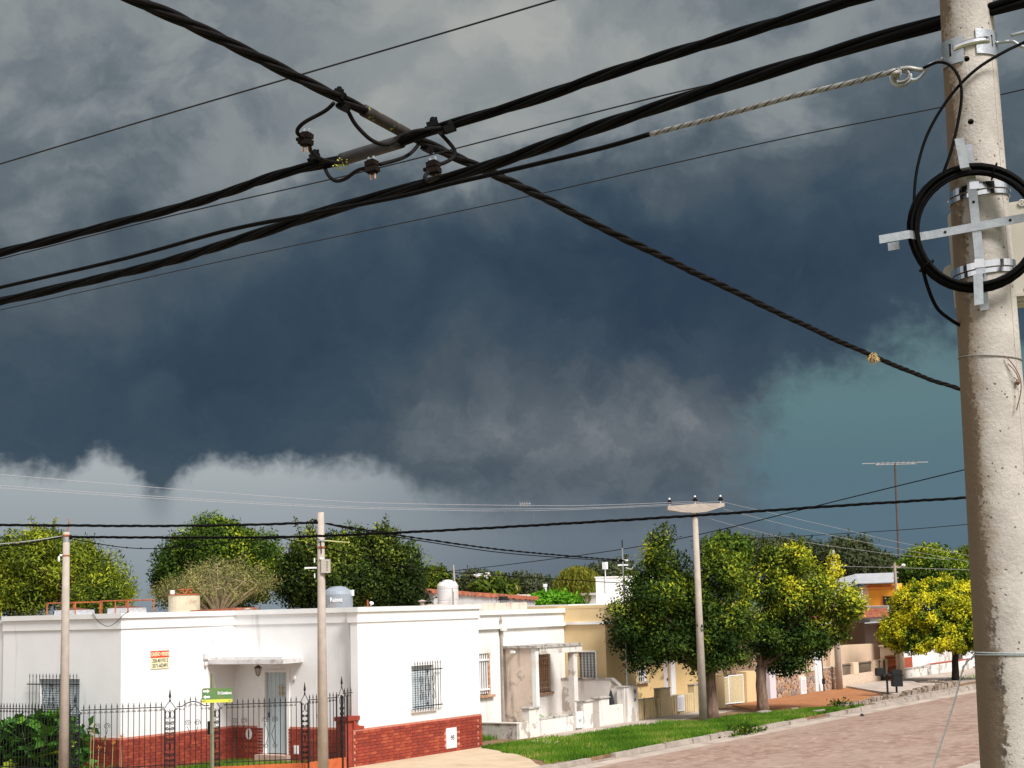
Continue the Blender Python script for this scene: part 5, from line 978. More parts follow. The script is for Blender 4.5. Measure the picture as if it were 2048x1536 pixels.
pl_=upole('rust-stained concrete utility pole before the leafy shrub',-6.10,3.248,5.62,.116,.072)
c=Vector((-6.1,3.248,5.3)); MB().lathe(c+UZ*.10,[(.078,0),(.078,.10)],14).build('band',GALV,pl_); MB().lathe(c+UZ*.22,[(.085,0),(.085,.04)],14).build('strap',RUST,pl_); MB().tube([c+UZ*.2,c+UZ*.50+trr*.05,c+UZ*.62+trr*.05],.012,5).build('spike',RUST,pl_)
MB().lathe(c-UZ*.22,[(.082,0),(.082,.03)],14).build('strap',RUST,pl_); MB().lathe(c-trr*.16-UZ*.33,[(.02,0),(.028,.05),(.02,.12)],8).build('white_insulator',PLW,pl_); MB().obx(c-trr*.10-UZ*.19,trr,tc,UZ,.04,.02,.02).build('bracket_plate',PLW,pl_); MB().lathe(c+trr*.09+UZ*.15,[(.03,0),(.045,.04),(.03,.1)],8).build('insulator',CABLE,pl_)
p3=upole('concrete utility pole with a tapered cross arm beside the street tree',14.93,-2.065,6.66,.135,.085)
top=Vector((14.93,-2.065,6.62)); a=(Vector((14.93,-2.065,0))-CAM); ad=Vector((.62,-.785,0))
MB().prism([top-ad*.90-UZ*.02,top-ad*.45-UZ*.10,top-UZ*.13,top+ad*.35-UZ*.10,top+ad*.92+UZ*.06,top+ad*.92+UZ*.16,top+UZ*.16,top-ad*.90+UZ*.10],Vector((ad.y,-ad.x,0))*.2).build('cross_arm',CONCF,p3)
for k in (-.82,0,.82):
    i_=MB(); q=top+ad*k+Vector((ad.y,-ad.x,0))*.1+UZ*(.10 if k<0 else .16); i_.tube([q,q+UZ*.09],.018,6); i_.build('insulator_pin',PLW,p3); MB().lathe(q+UZ*.08,[(.045,0),(.085,.02),(.08,.06),(.04,.09),(.035,.13)],12).build('insulator',BOXBR,p3); MB().lathe(q+UZ*.212,[(.036,0),(.02,.05)],10).build('insulator_cap',PLW,p3)
p4=upole('plain far utility pole beside the fieldstone pier',32.372,.203,5.68,.145,.095); MB().obx((32.372,.203,5.45),trr,tc,UZ,.18,.05,.04).build('clamp',PLW,p4); MB().lathe((32.372,.203,5.0),[(.105,0),(.105,.05)],12).build('strap',GALV,p4)
# ------------------------------------------------------------------ overhead cables
def strands(name,label,pts,n,r,rad,pitch,m,cat='cable',group=None,step=.06,ns=6,phase=0,center=None):
    P,L=resample(spline(pts,10),step); t_=thing(name,label,cat,P[len(P)//2],group)
    for k in range(n):
        Q=[]; 
        for i,p in enumerate(P):
            d=(P[min(i+1,len(P)-1)]-P[max(i-1,0)]).normalized(); x=d.cross(UZ).normalized(); y=x.cross(d); u=i*L/(len(P)-1)
            w=2*PI*u/pitch+2*PI*k/n+phase+.5*math.sin(u*1.7+phase); rr=rad*(1+.18*math.sin(u*2.3+k*2))
            Q.append(p+x*(rr*math.cos(w))+y*(rr*math.sin(w)))
        MB().tube(Q,r,ns).build('strand',m,t_,smooth=True)
    return t_
A_=strands('twisted_power_cable','thick twisted cable running from upper left down behind the near pole',CB['A'],4,.0140,.0175,1.2,CABLEG,'cable','overhead cables',.05)
B_=strands('twisted_power_cable','thick twisted cable rising from left edge to the top right',CB['B'],4,.0140,.0175,2.0,CABLE,'cable','overhead cables',.05,phase=1)
C_=strands('twisted_power_cable','thickest black cable bundle passing behind the near pole top',CB['C'],4,.0145,.0180,2.2,CABLE,'cable','overhead cables',.05,phase=2)
def wire(label,pts,r,m,n=6,group='overhead wires',name='overhead_wire',ns=6):
    o=MB().tube(spline(pts,n),r,ns).build(name,m,None,smooth=True); return tag(o,label,'wire',group)
wire('single black fibre cable below the thickest bundle',CB['D'],.0115,CABLE,12)
wire('thin wire crossing the top left corner of the sky',CB['E'],.0055,WIRED)
wire('thin wire between the two thick twisted cables',CB['F'],.0042,WIRED)
wire('lowest thin wire across the mid sky behind the near pole',CB['G'],.0042,WIRED)
strands('twisted_service_cable','black twisted cable from the left pole across to the near pole',CB['L1'],3,.016,.016,.75,CABLE,'cable','service cables',.12,5)
strands('twisted_service_cable','black twisted cable from left edge to the mid pole top',CB['L2'],3,.016,.016,.8,CABLE,'cable','service cables',.12,5)
strands('twisted_service_cable','twisted service drop from the mid pole to the service mast',CB['L3'],2,.014,.013,.9,CABLE,'cable','service cables',.2,5)
wire('second service wire below the twisted drop to the mast',CB['L3b'],.012,CABLE); wire('dark wire sagging over the roofs to the street tree',CB['L4'],.014,CABLE); wire('dark wire rising from the roofs to the near pole',CB['L5'],.014,CABLE)
o=wire('drooping wire with clips right of the left pole',CB['L6'],.010,CABLE)
cl=MB(); 
for p in resample(spline(CB['L6'][1:5],6),.30)[0]: cl.lathe(p-UZ*.02,[(.004,0),(.022,.012),(.022,.03),(.004,.042)],6)
cl.build('clip',CABLE,o)
wire('dark wire leaving the left pole to the left edge',CB['L7b'],.014,CABLE); wire('pale gripped wire leaving the left pole',CB['L7'],.012,WIREL); wire('faint dark wire at the right above the tree tops',CB['L8'],.012,CABLEG); wire('pale wire crossing the yellow tree top',CB['L9'],.010,WIREL); wire('thin wire reaching the far lamp pole',CB['L10'],.010,CABLEG)
for k,lb in (('W1','upper pale line wire left of the cross arm'),('W2','lowest pale line wire left of the cross arm'),('W3','middle pale line wire left of the cross arm'),('X1','upper pale line wire right of the cross arm'),('X2','middle pale line wire right of the cross arm'),('X3','lowest pale line wire right of the cross arm')): wire(lb,CB[k],.0055,WIREL,6,'pale line wires')
# ------------------------------------------------------------------ the tap joint where the two thick cables cross
def slv(par,a,b,r,m):
    a,b=Vector(a),Vector(b); P=[a.lerp(b,k/10) for k in range(11)]; return MB().tube(P,r,16).build('sleeve',m,par,smooth=True)
SLV=mat('grey_sleeve',(.040,.035,.037),.6,.2,10,.1,40,col2=(.07,.06,.06),f2=(.5,.7),s2=8)
SLVL=mat('lichened_sleeve',(.035,.026,.023),.8,.2,10,.2,40,col2=(.34,.35,.06),f2=(.60,.64),s2=22)
slv(A_,*JN['sleeveA'],.036,SLVL); slv(B_,*JN['sleeveB'],.040,SLV)
rj=random.Random(4)
for i,p in enumerate(JN['clamp']):
    par=(A_,A_,B_,B_,B_,A_)[i]; p=Vector(p); b=MB(); q=(trr*.88-UZ*.47) if i in(0,1,5) else (trr*.95+UZ*.3); b.obx(p,q,tc,q.cross(tc),.034,.026,.019); b.lathe(p+UZ*.012,[(.017,0),(.020,.012),(.015,.03),(.008,.036)],8); b.lathe(p+q*.02+UZ*.01,[(.008,0),(.008,.03)],6); b.obx(p-q*.03-UZ*.01,q,tc,q.cross(tc),.018,.015,.010)
    b.build('clamp',CABLE,par)
lich=MB()
for k in range(60):
    q=Vector(JN['moss'][0])+Vector((rj.gauss(0,.022),rj.gauss(0,.02),rj.gauss(0,.016))); lich.lathe(q,[(.002,0),(.008,.003),(.002,.008)],5)
lich.build('lichen',LICHEN,B_)
for i,(bx,jj,lb) in enumerate(zip(JN['box'],(('j1','j1b'),('j3','j3b'),('j4','j4b')),('left tap connector hanging below the descending cable','middle tap connector with two bright bolts on top','right tap connector with a loop of cable below'))):
    c=Vector(bx); g=thing('tap_connector',lb,'connector',c,'tap connectors'); tl=(.25,-.02,.12)[i]; x=(trr+tc*.45+UZ*(-.12 if i==0 else .1)).normalized(); y=x.cross(UZ).normalized(); z=y.cross(x)*-1
    z=z if z.z>0 else -z
    b=MB(); b.obx(c+z*.018,x,y,z,.033,.028,.014); b.obx(c-z*.018,x,y,z,.035,.030,.015); b.obx(c+z*.036,x,y,z,.022,.019,.005); b.obx(c-z*.037,x,y,z,.024,.021,.006); b.build('housing',BOXBR,g)
    for e in (-1,1): MB().lathe(c+x*(.016*e)+z*.045,[(.008,-.01),(.008,.012),(.004,.016)],6,ax=tuple(z)).build('bolt',GALV,g); MB().tube([c+x*(.014*e)-z*.045,c+x*(.014*e)-z*.075],.006,6).build('bolt',mat('copper',(.60,.34,.22),.4,.1,5,metal=.5),g)
    MB().tube([c-x*.04,c-x*.062],.012,6).build('stub',BOXBR,g)
    for j in jj: MB().tube(spline(JN[j],6),.0115,8).build('jumper_cable',CABLEG,g,smooth=True)
g=tag(MB().tube(spline(JN['j2'],6),.0115,8).build('jumper_cable',CABLEG,None,smooth=True),'curved grey jumper cable joining the two crossing cables','cable')
tf=thing('air_plant','dry straw-coloured air plant clinging to the descending cable','plant',JN['tuft'][0]); b=MB(); c=Vector(JN['tuft'][0])
for k in range(150):
    d=Vector((rj.gauss(0,1),rj.gauss(0,1),rj.gauss(-.25,1))).normalized(); l=rj.uniform(.03,.09); b.tube([c,c+d*l*.6,c+d*l+Vector((0,0,-.03))],[.007,.006,.002],3)
b.build('leaves',STRAW,tf)
# ------------------------------------------------------------------ the near concrete pole
PX,PY=NP[0],NP[1]; pc=Vector((PX,PY,0)); ptc=(Vector((CAM.x,CAM.y,0))-pc).normalized(); prt=Vector((-ptc.y,ptc.x,0))   # towards us / to our right
if prt.dot(trr)<0: prt=-prt
def prad(z): return .104+(6.12-z)*.0107
pole=thing('near_utility_pole','tall pocked concrete pole at the right edge','utility pole',(PX,PY,0)); 
rz=math.atan2(prt.y,prt.x)
b=MB(); zs=[-.2+.25*k for k in range(33)]
n=48; b.add([(prad(z)*math.cos(2*PI*k/n),prad(z)*math.sin(2*PI*k/n),z) for z in zs for k in range(n)],[(i*n+k,i*n+(k+1)%n,(i+1)*n+(k+1)%n,(i+1)*n+k) for i in range(len(zs)-1) for k in range(n)]+[tuple(range(n))[::-1],tuple((len(zs)-1)*n+k for k in range(n))])
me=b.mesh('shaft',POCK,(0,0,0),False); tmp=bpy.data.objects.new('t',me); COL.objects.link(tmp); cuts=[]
def LP(a,bb,z): return pc+prt*a+ptc*bb+UZ*z
ZH=(7.2,6.64,6.375,6.108,5.845,5.583)
cb=MB()
for z in ZH: cb.lathe((0.0-.012,-.16,z),[(.0125,0),(.0125,.09)],14,ax=(0,1,0))
cm=cb.mesh('c',None); co_=bpy.data.objects.new('c',cm); COL.objects.link(co_)
md=tmp.modifiers.new('b','BOOLEAN'); md.operation='DIFFERENCE'; md.object=co_; md.solver='EXACT'
me2=bpy.data.meshes.new_from_object(tmp.evaluated_get(bpy.context.evaluated_depsgraph_get())); bpy.data.objects.remove(tmp); bpy.data.objects.remove(co_)
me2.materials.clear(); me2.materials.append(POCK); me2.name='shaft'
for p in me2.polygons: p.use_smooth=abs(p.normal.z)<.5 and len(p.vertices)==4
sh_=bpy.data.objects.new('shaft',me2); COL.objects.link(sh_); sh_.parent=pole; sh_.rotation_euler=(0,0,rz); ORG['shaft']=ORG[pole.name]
for z in ZH:
    q=LP(-.012,prad(z)-.03,z); MB().lathe(q,[(.0125,0),(.0125,.004)],12,ax=tuple(ptc)).build('hole_floor',DARK,pole)
# cast seam down the right flank
a=.95; sb_=MB(); sb_.tube([LP(math.sin(a)*(prad(z)+.0004),math.cos(a)*(prad(z)+.0004),z) for z in (2,3,4,5,6,7)],.0018,5); sb_.build('casting_seam',CONC,pole)
def patch(a0,a1,z0,z1,gap,th,m,name,par,tilt=0,cut=None,na=14):
    """curved plate hugging the pole; angle 0 faces us, + to our right"""
    b=MB(); k=na+1; vs=[]
    for r_ in (gap,gap+th):
        for zz in (z0,z1):
            for i in range(k): a=a0+(a1-a0)*i/na; z=zz+tilt*math.sin(a); R_=prad(z)+r_; vs.append(LP(R_*math.sin(a),R_*math.cos(a),z))
    f=[]
    for i in range(na): f+=[(i,i+1,k+i+1,k+i),(2*k+i+1,2*k+i,3*k+i,3*k+i+1),(i+1,i,2*k+i,2*k+i+1),(k+i,k+i+1,3*k+i+1,3*k+i)]
    f+=[(0,k,3*k,2*k),(k-1,3*k-1,4*k-1,2*k-1)]
    return b.add(vs,f).build(name,m,par,smooth=False)
br1=thing('tension_bracket','pair of galvanised slotted plates strapped round the pole top','bracket',LP(0,.1,5.8))
def slotplate(a0,a1,z0,z1,as_,zs0,zs1):
    w=.055
    patch(a0,as_-w,z0,z1,.003,.004,GALV,'plate',br1); patch(as_+w,a1,z0,z1,.003,.004,GALV,'plate',br1); patch(as_-w,as_+w,z0,zs0,.003,.004,GALV,'plate',br1,na=2); patch(as_-w,as_+w,zs1,z1,.003,.004,GALV,'plate',br1,na=2)
    patch(as_-w,as_+w,zs0,zs1,.0005,.001,DARK,'slot',br1,na=2)
slotplate(-1.42,-.19,5.835,5.942,-.72,5.868,5.922); slotplate(.26,1.40,5.862,5.966,.93,5.895,5.945)
for z0,a0,a1 in ((5.902,-.72,.93),):
    b=MB(); k=22; vs=[]
    for r_ in (.009,.011):
        for dz in (-.013,.013):
            for i in range(k): u=i/(k-1); a=a0+(a1-a0)*u; z=5.896+.028*u+dz; R_=prad(z)+r_*(.2+.8*min(1,min(u,1-u)*8)); vs.append(LP(R_*math.sin(a),R_*math.cos(a),z))
    f=[]
    for i in range(k-1): f+=[(i,i+1,k+i+1,k+i),(2*k+i+1,2*k+i,3*k+i,3*k+i+1),(i+1,i,2*k+i,2*k+i+1),(k+i,k+i+1,3*k+i+1,3*k+i)]
    b.add(vs,f).build('strap',STEEL,br1,smooth=True)
def lp_(L): return [LP(*p) for p in L]
MB().tube(spline(lp_(PN['hookL']),6),.0075,10).build('hook',GALV,br1,smooth=True); MB().tube(spline(lp_(PN['hookR']),6),.0075,10).build('hook',GALV,br1,smooth=True); MB().tube(spline(lp_(PN['hookR2']),6),.0075,10).build('hook',GALV,br1,smooth=True)
# preformed dead-end grip and thimble
gp_=thing('dead_end_grip','twisted silver dead-end grip holding the fibre cable to the pole','cable grip',LP(-.277,0,5.83)); 
GRIP=mat('grip_wire',(.30,.285,.27),.5,.25,40,.1,80,metal=.35); GP=[Vector(p) for p in CB['Dgrip']]+[LP(-.30,0,5.838)]; P,L=resample(spline(GP,10),.008)
for k in range(14):
    Q=[]
    for i,p in enumerate(P):
        d=(P[min(i+1,len(P)-1)]-P[max(i-1,0)]).normalized(); x=d.cross(UZ).normalized(); y=x.cross(d); w=2*PI*(i*L/(len(P)-1))/.115+k*.42; u=i/(len(P)-1); rr=.0085*(min(1,u*30)*.5+.5)*(1 if u<.8 else 1+.9*(u-.8)/.2*math.cos(k))
        Q.append(p+x*rr*math.cos(w)+y*rr*math.sin(w))
    MB().tube(Q,.0032,5).build('wire',(CABLEG if k in(4,11) else GRIP),gp_,smooth=True)
MB().tube([p for p in P[:int(len(P)*.97)]],.0075,6).build('core',CABLE,gp_,smooth=True)
tcn=LP(-.277,.0,5.8345); 
for j,(r_,of) in enumerate(((.036,0),(.031,.012),(.034,-.012))): MB().tube([tcn+(prt*1.12*math.cos(k*PI/14)+UZ*.92*math.sin(k*PI/14))*r_+ptc*of+UZ*of*.3 for k in range(28)],.0085 if j==0 else .0055,7,closed=True).build('thimble',GALV if j==0 else GRIP,gp_,smooth=True)
MB().tube(spline([tcn+prt*.0+UZ*.03+ptc*.012,tcn+prt*.035+UZ*.03+ptc*.012,tcn+prt*.075+UZ*.022,tcn+prt*.10+UZ*.018],5),.010,7).build('wire_end',GRIP,gp_,smooth=True)
# cross bracket holding the slack coil
cx_=thing('slack_bracket','galvanised cross bracket with four bent arms on the pole','bracket',LP(-.02,.13,5.1)); cz=5.148; cb_=.133
def flat(pts,w,th,wd,name='arm'):
    """bent flat bar: centreline pts, width direction wd"""
    b=MB(); P=[Vector(p) for p in pts]; wd=Vector(wd).normalized(); vs=[]
    for i,p in enumerate(P):
        d=(P[min(i+1,len(P)-1)]-P[max(i-1,0)]).normalized(); nn=d.cross(wd).normalized()
        vs+=[p+wd*w+nn*th,p-wd*w+nn*th,p-wd*w-nn*th,p+wd*w-nn*th]
    f=[(0,1,2,3),tuple(len(vs)-4+k for k in (3,2,1,0))]
    for i in range(len(P)-1):
        for k in range(4): f.append((4*i+k,4*i+4+k,4*i+4+(k+1)%4,4*i+(k+1)%4))
    return b.add(vs,f).build(name,GALV,cx_)
hd=(prt+UZ*.10).normalized(); vd=(UZ-prt*.035).normalized(); ce=LP(-.018,cb_,cz)
flat([ce-vd*.335,ce+vd*.335],.0175,.002,hd); flat([ce-hd*.215+ptc*.004,ce+hd*.36+ptc*.004],.0165,.002,vd)
flat([ce-hd*.19+ptc*.008,ce-hd*.215+ptc*.010,ce-hd*.255+ptc*.085,ce-hd*.372+ptc*.09],.0165,.002,vd); flat([ce-hd*.30-ptc*.004-UZ*.016,ce-hd*.345-ptc*.004-UZ*.016],.0155,.002,vd)
flat([ce+vd*.185+ptc*.006,ce+vd*.20+ptc*.008,ce+vd*.225-hd*.02+ptc*.08,ce+vd*.345-hd*.03+ptc*.085],.0175,.002,hd)
flat([ce-vd*.17+ptc*.006,ce-vd*.19+ptc*.008,ce-vd*.205-hd*.012+ptc*.08,ce-vd*.325-hd*.02+ptc*.085],.0175,.002,hd)
flat([ce+hd*.19+ptc*.008,ce+hd*.215+ptc*.010,ce+hd*.255+ptc*.085,ce+hd*.385+ptc*.09],.0165,.002,vd)
for q in (ce+vd*.10,ce-hd*.12+ptc*.004,ce+hd*.13+ptc*.004): MB().lathe(q+ptc*.0021,[(.006,0),(.006,.0012)],10,ax=tuple(ptc)).build('bolt_hole',DARK,cx_)
for z,tl in ((5.315,.012),(4.998,.012)): 
    patch(-PI,PI,z-.013,z+.013,.010,.0015,STEEL,'band',cx_,tilt=tl,na=48); patch(-PI,PI,z-.036,z-.018,.006,.0015,STEEL,'band',cx_,tilt=tl,na=48)
    MB().obx(LP(-.015,cb_+.0,z+.002),prt,ptc,UZ,.018,.006,.017).build('buckle',STEEL,cx_)
coil=thing('cable_coil','coil of slack black fibre cable hanging on the cross bracket','cable coil',LP(-.02,.17,4.86)); rc=random.Random(8); cc=LP(-.022,.168,5.135); T_=[]
N=15
for k in range(N*40+1):
    a=2*PI*k/40+2.2; lane=int(k/40); f=(k%40)/40
    def off(l): rr=random.Random(50+l); return rr.uniform(.213,.258),rr.uniform(-.03,.032),rr.uniform(-.008,.008),rr.uniform(-.008,.008)
    o0,o1=off(lane),off(lane+1); w=f*f*(3-2*f); r_,db,dx,dzz=[p+(q-p)*w for p,q in zip(o0,o1)]
    T_.append(cc+prt*(dx+r_*math.cos(a)*(1+.01*math.sin(3*a)))+UZ*(dzz+r_*math.sin(a))+ptc*db)
MB().tube(T_,.0064,7).build('turns',CABLE,coil,smooth=True)
for a in (3.75,1.2): MB().tube([cc+prt*(.236*math.cos(a)+.034*math.cos(t_)*math.cos(a))+UZ*(.236*math.sin(a)+.034*math.cos(t_)*math.sin(a))+ptc*(.038*math.sin(t_)) for t_ in [k*PI/8 for k in range(16)]],.003,5,closed=True).build('cable_tie',CABLE,coil)
for k in ('drop1','drop2','tail'): MB().tube(spline(lp_(PN[k]),8),.0062 if k!='tail' else .0075,8).build('lead',CABLE,coil,smooth=True)
# splice box on the far side of the pole
sbx=thing('splice_box','beige plastic splice box strapped behind the near pole','splice box',LP(.05,-.2,4.86)); b=MB()
pts=[]; 
for (a,z,r_,a0) in ((.195,5.24,.06,0),(-.10,5.25,.03,PI/2),(-.10,4.90,.025,PI),(.195,4.90,.03,1.5*PI)):
    for k in range(7): t_=a0+k*PI/12; pts.append(LP(a+r_*math.cos(t_),-.13,z+r_*math.sin(t_)))
b.prism(pts,-ptc*.09).build('case',BEIGE,sbx); MB().prism([LP(.03,-.125,5.0).lerp(p,1.0)+ (p-LP(.03,-.13,5.07))*(-.06) for p in pts],ptc*.012).build('lid',BEIGE,sbx)
MB().lathe(LP(-.128,-.14,5.02),[(.034,0),(.034,.03)],18,ax=tuple(ptc)).build('port',BEIGE,sbx); MB().obx(LP(.16,-.11,4.905),prt,ptc,UZ,.05,.012,.006).build('ledge',BEIGE,sbx)
for dx in (.165,.18): MB().tube([LP(dx+.012*math.cos(k*PI/5),-.115,5.285+.012*math.sin(k*PI/5)) for k in range(10)],.004,5,closed=True).build('latch_ring',BEIGE,sbx)
MB().lathe(LP(.185,-.118,5.07),[(.007,0),(.005,.004)],8,ax=tuple(ptc)).build('screw',GALV,sbx); MB().lathe(LP(.155,-.118,4.93),[(.007,0),(.005,.004)],8,ax=tuple(ptc)).build('screw',GALV,sbx)
# tie wires
tw_=thing('upper_tie_wire','thin twisted tie wire round the pole with a rusty tail','tie wire',LP(0,.12,4.6)); z=4.635; MB().tube([LP((prad(z)+.003)*math.sin(a),(prad(z)+.003)*math.cos(a),z-.012*math.sin(a)) for a in [k*2*PI/40 for k in range(40)]],.0022,5,closed=True).build('loop',mat('dull_wire',(.30,.27,.25),.5,metal=.3),tw_)
MB().tube(spline(lp_(PN['tieT']),6),.0024,5).build('tail',mat('rust_wire',(.20,.11,.07),.8),tw_); MB().tube(spline([LP(.065,.108,4.60),LP(.09,.10,4.57),LP(.105,.09,4.53),LP(.085,.10,4.545)],6),.002,5).build('tail',bpy.data.materials['rust_wire'],tw_); MB().lathe(LP(.098,.09,4.515),[(.003,0),(.011,.01),(.003,.022)],6).build('knot',bpy.data.materials['rust_wire'],tw_)
tw2=thing('lower_tie_wire','galvanised tie wire with a long tail hanging left of the pole','tie wire',LP(0,.12,3.4)); WG=mat('galvanised_wire',(.50,.54,.56),.45,.1,20,metal=.4)
for dz in (0,-.009): 
    z=3.486+dz; MB().tube([LP((prad(z)+.003)*math.sin(a),(prad(z)+.003)*math.cos(a),z-.004*math.sin(a+dz*90)) for a in [k*2*PI/40 for k in range(40)]],.0026,5,closed=True).build('loop',WG,tw2)
tl_=spline(lp_(PN['tieB']),8); MB().tube(tl_,.0030,6).build('tail',WG,tw2,smooth=True)
Q=resample(tl_[:26],.004)[0]; MB().tube([p+prt*.0045*math.cos(i*.9)+UZ*.0045*math.sin(i*.9) for i,p in enumerate(Q)],.0024,5).build('twist',WG,tw2,smooth=True); MB().tube([tl_[0],tl_[0]+UZ*.012-prt*.004,tl_[0]+UZ*.022-prt*.006],.0026,5).build('wire_end',WG,tw2)
# ------------------------------------------------------------------ trees and plants
def leaves_mesh(name,pos,size,asp,rg,tint,m,up=.35,nrm=None,fold=.25,droop=None):
    n=len(pos); d=rg.normal(0,1,(n,3)); 
    if droop is not None: d=d*.35+np.array(droop)
    d/=np.linalg.norm(d,axis=1)[:,None]+1e-9
    nr=rg.normal(0,1,(n,3)); nr[:,2]+=up*3
    if nrm is not None: nr+=nrm*2.4
    s=np.cross(d,nr); s/=np.linalg.norm(s,axis=1)[:,None]+1e-9; nn=np.cross(s,d)
    L=size*rg.uniform(.6,1.35,n)[:,None]; w=L*asp
    v=np.empty((n,4,3)); v[:,0]=pos; v[:,1]=pos+d*L*.5+s*w*.5+nn*w*fold; v[:,2]=pos+d*L; v[:,3]=pos+d*L*.5-s*w*.5+nn*w*fold
    me=bpy.data.meshes.new(name); me.vertices.add(4*n); me.vertices.foreach_set('co',v.ravel())
    idx=(np.arange(n)[:,None]*4+np.array([0,1,2,0,2,3])[None]).ravel().astype(np.int32); me.loops.add(6*n); me.loops.foreach_set('vertex_index',idx)
    me.polygons.add(2*n); me.polygons.foreach_set('loop_start',np.arange(0,6*n,3,dtype=np.int32)); me.update(calc_edges=True)
    at=me.attributes.new('tint','FLOAT','FACE'); at.data.foreach_set('value',np.repeat(np.clip(tint,0,1),2).astype(np.float32)); me.materials.append(m); return me
def in_ell(p,E): 
    r=np.full(len(p),9.)
    for x,y,z,a,b,dp in E: r=np.minimum(r,((p[:,0]-x)/dp)**2+((p[:,1]-y)/dp)**2+((p[:,2]-z)/b)**2)
    return r
def tree(name,label,key,leafm,nclump,nleaf,size,asp=.45,cl=.28,seed=1,trunk=None,bark=None,group=None,tintf=None,shell=.5,spikes=0,spikeh=.5,depthk=.8,cat='tree',trr_=.14,branches=18,base=None,maxdep=9,up=.35,clz=1.,zmin=None,limb=.3,spikel=60):
    rg=np.random.default_rng(seed); E=[(x,y,z,max(a-.55*cl,.35*a),max(b-.55*cl,.35*b),min(a*depthk,maxdep)) for x,y,z,a,b in TR[key]]
    vol=np.array([e[3]*e[4]*e[5] for e in E])**.75; pk=rg.choice(len(E),nclump,p=vol/vol.sum())
    d=rg.normal(0,1,(nclump,3)); d/=np.linalg.norm(d,axis=1)[:,None]; rad=(shell+(1-shell)*rg.random(nclump)**.5)*rg.uniform(.88,1.06,nclump)
    e=np.array(E)[pk]; right=np.array(trr); fwd=np.array(tc)
    c=e[:,:3]+(d[:,0]*rad*e[:,3])[:,None]*right+(d[:,1]*rad*e[:,5])[:,None]*fwd+(d[:,2]*rad*e[:,4])[:,None]*np.array([0,0,1.])
    keep=in_ell(c,[(x,y,z,a,b,(a+dp)/2) for x,y,z,a,b,dp in E])>.22*shell; c=c[keep]; dd=d[keep]; 
    if zmin is not None: k2=c[:,2]>zmin; c=c[k2]; dd=dd[k2]
    out=dd[:,0][:,None]*right+dd[:,1][:,None]*fwd+dd[:,2][:,None]*np.array([0,0,1.])
    m=len(c); csz=cl*rg.uniform(.6,1.4,m); ct=rg.normal(0,.15,m)
    rep=np.repeat(np.arange(m),nleaf); g=rg.normal(0,1,(len(rep),3))+.35*out[rep]; g/=np.linalg.norm(g,axis=1)[:,None]; gr_=(.45+.55*rg.random(len(rep))**.6)*rg.uniform(.85,1.2,len(rep))
    pos=c[rep]+g*(csz[rep]*gr_)[:,None]*np.array([1,1,clz]); nr=.8*g+.45*out[rep]
    outw=np.einsum('ij,ij->i',g,nr)
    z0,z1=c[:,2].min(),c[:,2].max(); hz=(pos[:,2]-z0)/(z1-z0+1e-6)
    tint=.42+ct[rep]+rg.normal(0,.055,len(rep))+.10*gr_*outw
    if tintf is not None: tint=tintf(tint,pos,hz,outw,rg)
    sp=[]
    if spikes:
        top=c[np.argsort(-c[:,2]-rg.normal(0,.25,m))[:spikes*3]]; top=top[rg.choice(len(top),spikes,replace=False)]
        for q in top:
            h=spikeh*rg.uniform(.5,1.3); k=spikel; u=rg.random(k); ang=rg.normal(0,.18,2); pp=q+np.stack([u*h*ang[0],u*h*ang[1],u*h],1)+rg.normal(0,1,(k,3))*(.07*(1.15-u))[:,None]*np.array([1,1,.4]); pos=np.concatenate([pos,pp]); nr=np.concatenate([nr,np.tile([0,0,.4],(k,1))]); tint=np.concatenate([tint,.62+rg.normal(0,.14,k)]); sp.append((q,q+np.array([h*ang[0],h*ang[1],h])))
    bc=np.array(E)[:,:3].mean(0) if base is None else np.array(base); B=Vector((bc[0],bc[1],0))
    t_=thing(name,label,cat,B,group)
    me=leaves_mesh('crown',pos-np.array(B),size,asp,rg,tint,leafm,up,nr); o=bpy.data.objects.new('crown',me); COL.objects.link(o); o.parent=t_; ORG[o.name]=B
    # trunk and limbs
    bk=bark or BARK; tr=MB(); zf=trunk or (z0+.25*(z1-z0)); rr=trr_; r2=random.Random(seed)
    P=[B+Vector((r2.uniform(-.012,.012)*k,r2.uniform(-.012,.012)*k,-.05+(zf+.05)*k/5)) for k in range(6)]
    tr.tube(P,[rr*1.35,rr*1.08,rr,rr*.96,rr*.93,rr*.9],12); tr.build('trunk',bk,t_,smooth=True)
    li=MB(); f=P[-1]; idx=rg.choice(m,min(branches,m),replace=False)
    for i in idx:
        e_=Vector(c[i]); mid=f.lerp(e_,.45)+Vector((r2.uniform(-.2,.2),r2.uniform(-.2,.2),r2.uniform(0,.35)))*(e_-f).length*.25; sp_=spline([f-UZ*.08,mid,e_],5); k=len(sp_); li.tube(sp_,[rr*limb*1.5*(1-.85*j/(k-1)) for j in range(k)],6)
        for _ in range(2):
            j=int(rg.integers(4,k)); q=Vector(c[int(rg.integers(0,m))]); s_=sp_[j]; q=s_+(q-s_).normalized()*min((q-s_).length,cl*3); li.tube([s_,s_.lerp(q,.5)+Vector((0,0,.05)),q],[rr*.16,rr*.10,rr*.04],4)
    for a_,b_ in sp: li.tube([Vector(a_),Vector(b_)],[.015,.006],4)
    li.build('limbs',bk,t_,smooth=True); return t_
G=lambda *s:list(s)
L_ASH=leafmat('ash_leaf',[(0,(0.009,0.024,0.005)),(.35,(0.029,0.059,0.009)),(.58,(0.092,0.144,0.015)),(.78,(0.329,0.363,0.023)),(1,(0.594,0.533,0.036))],.16)  # low stops of these tree ramps darkened to stand in for shade between clumps
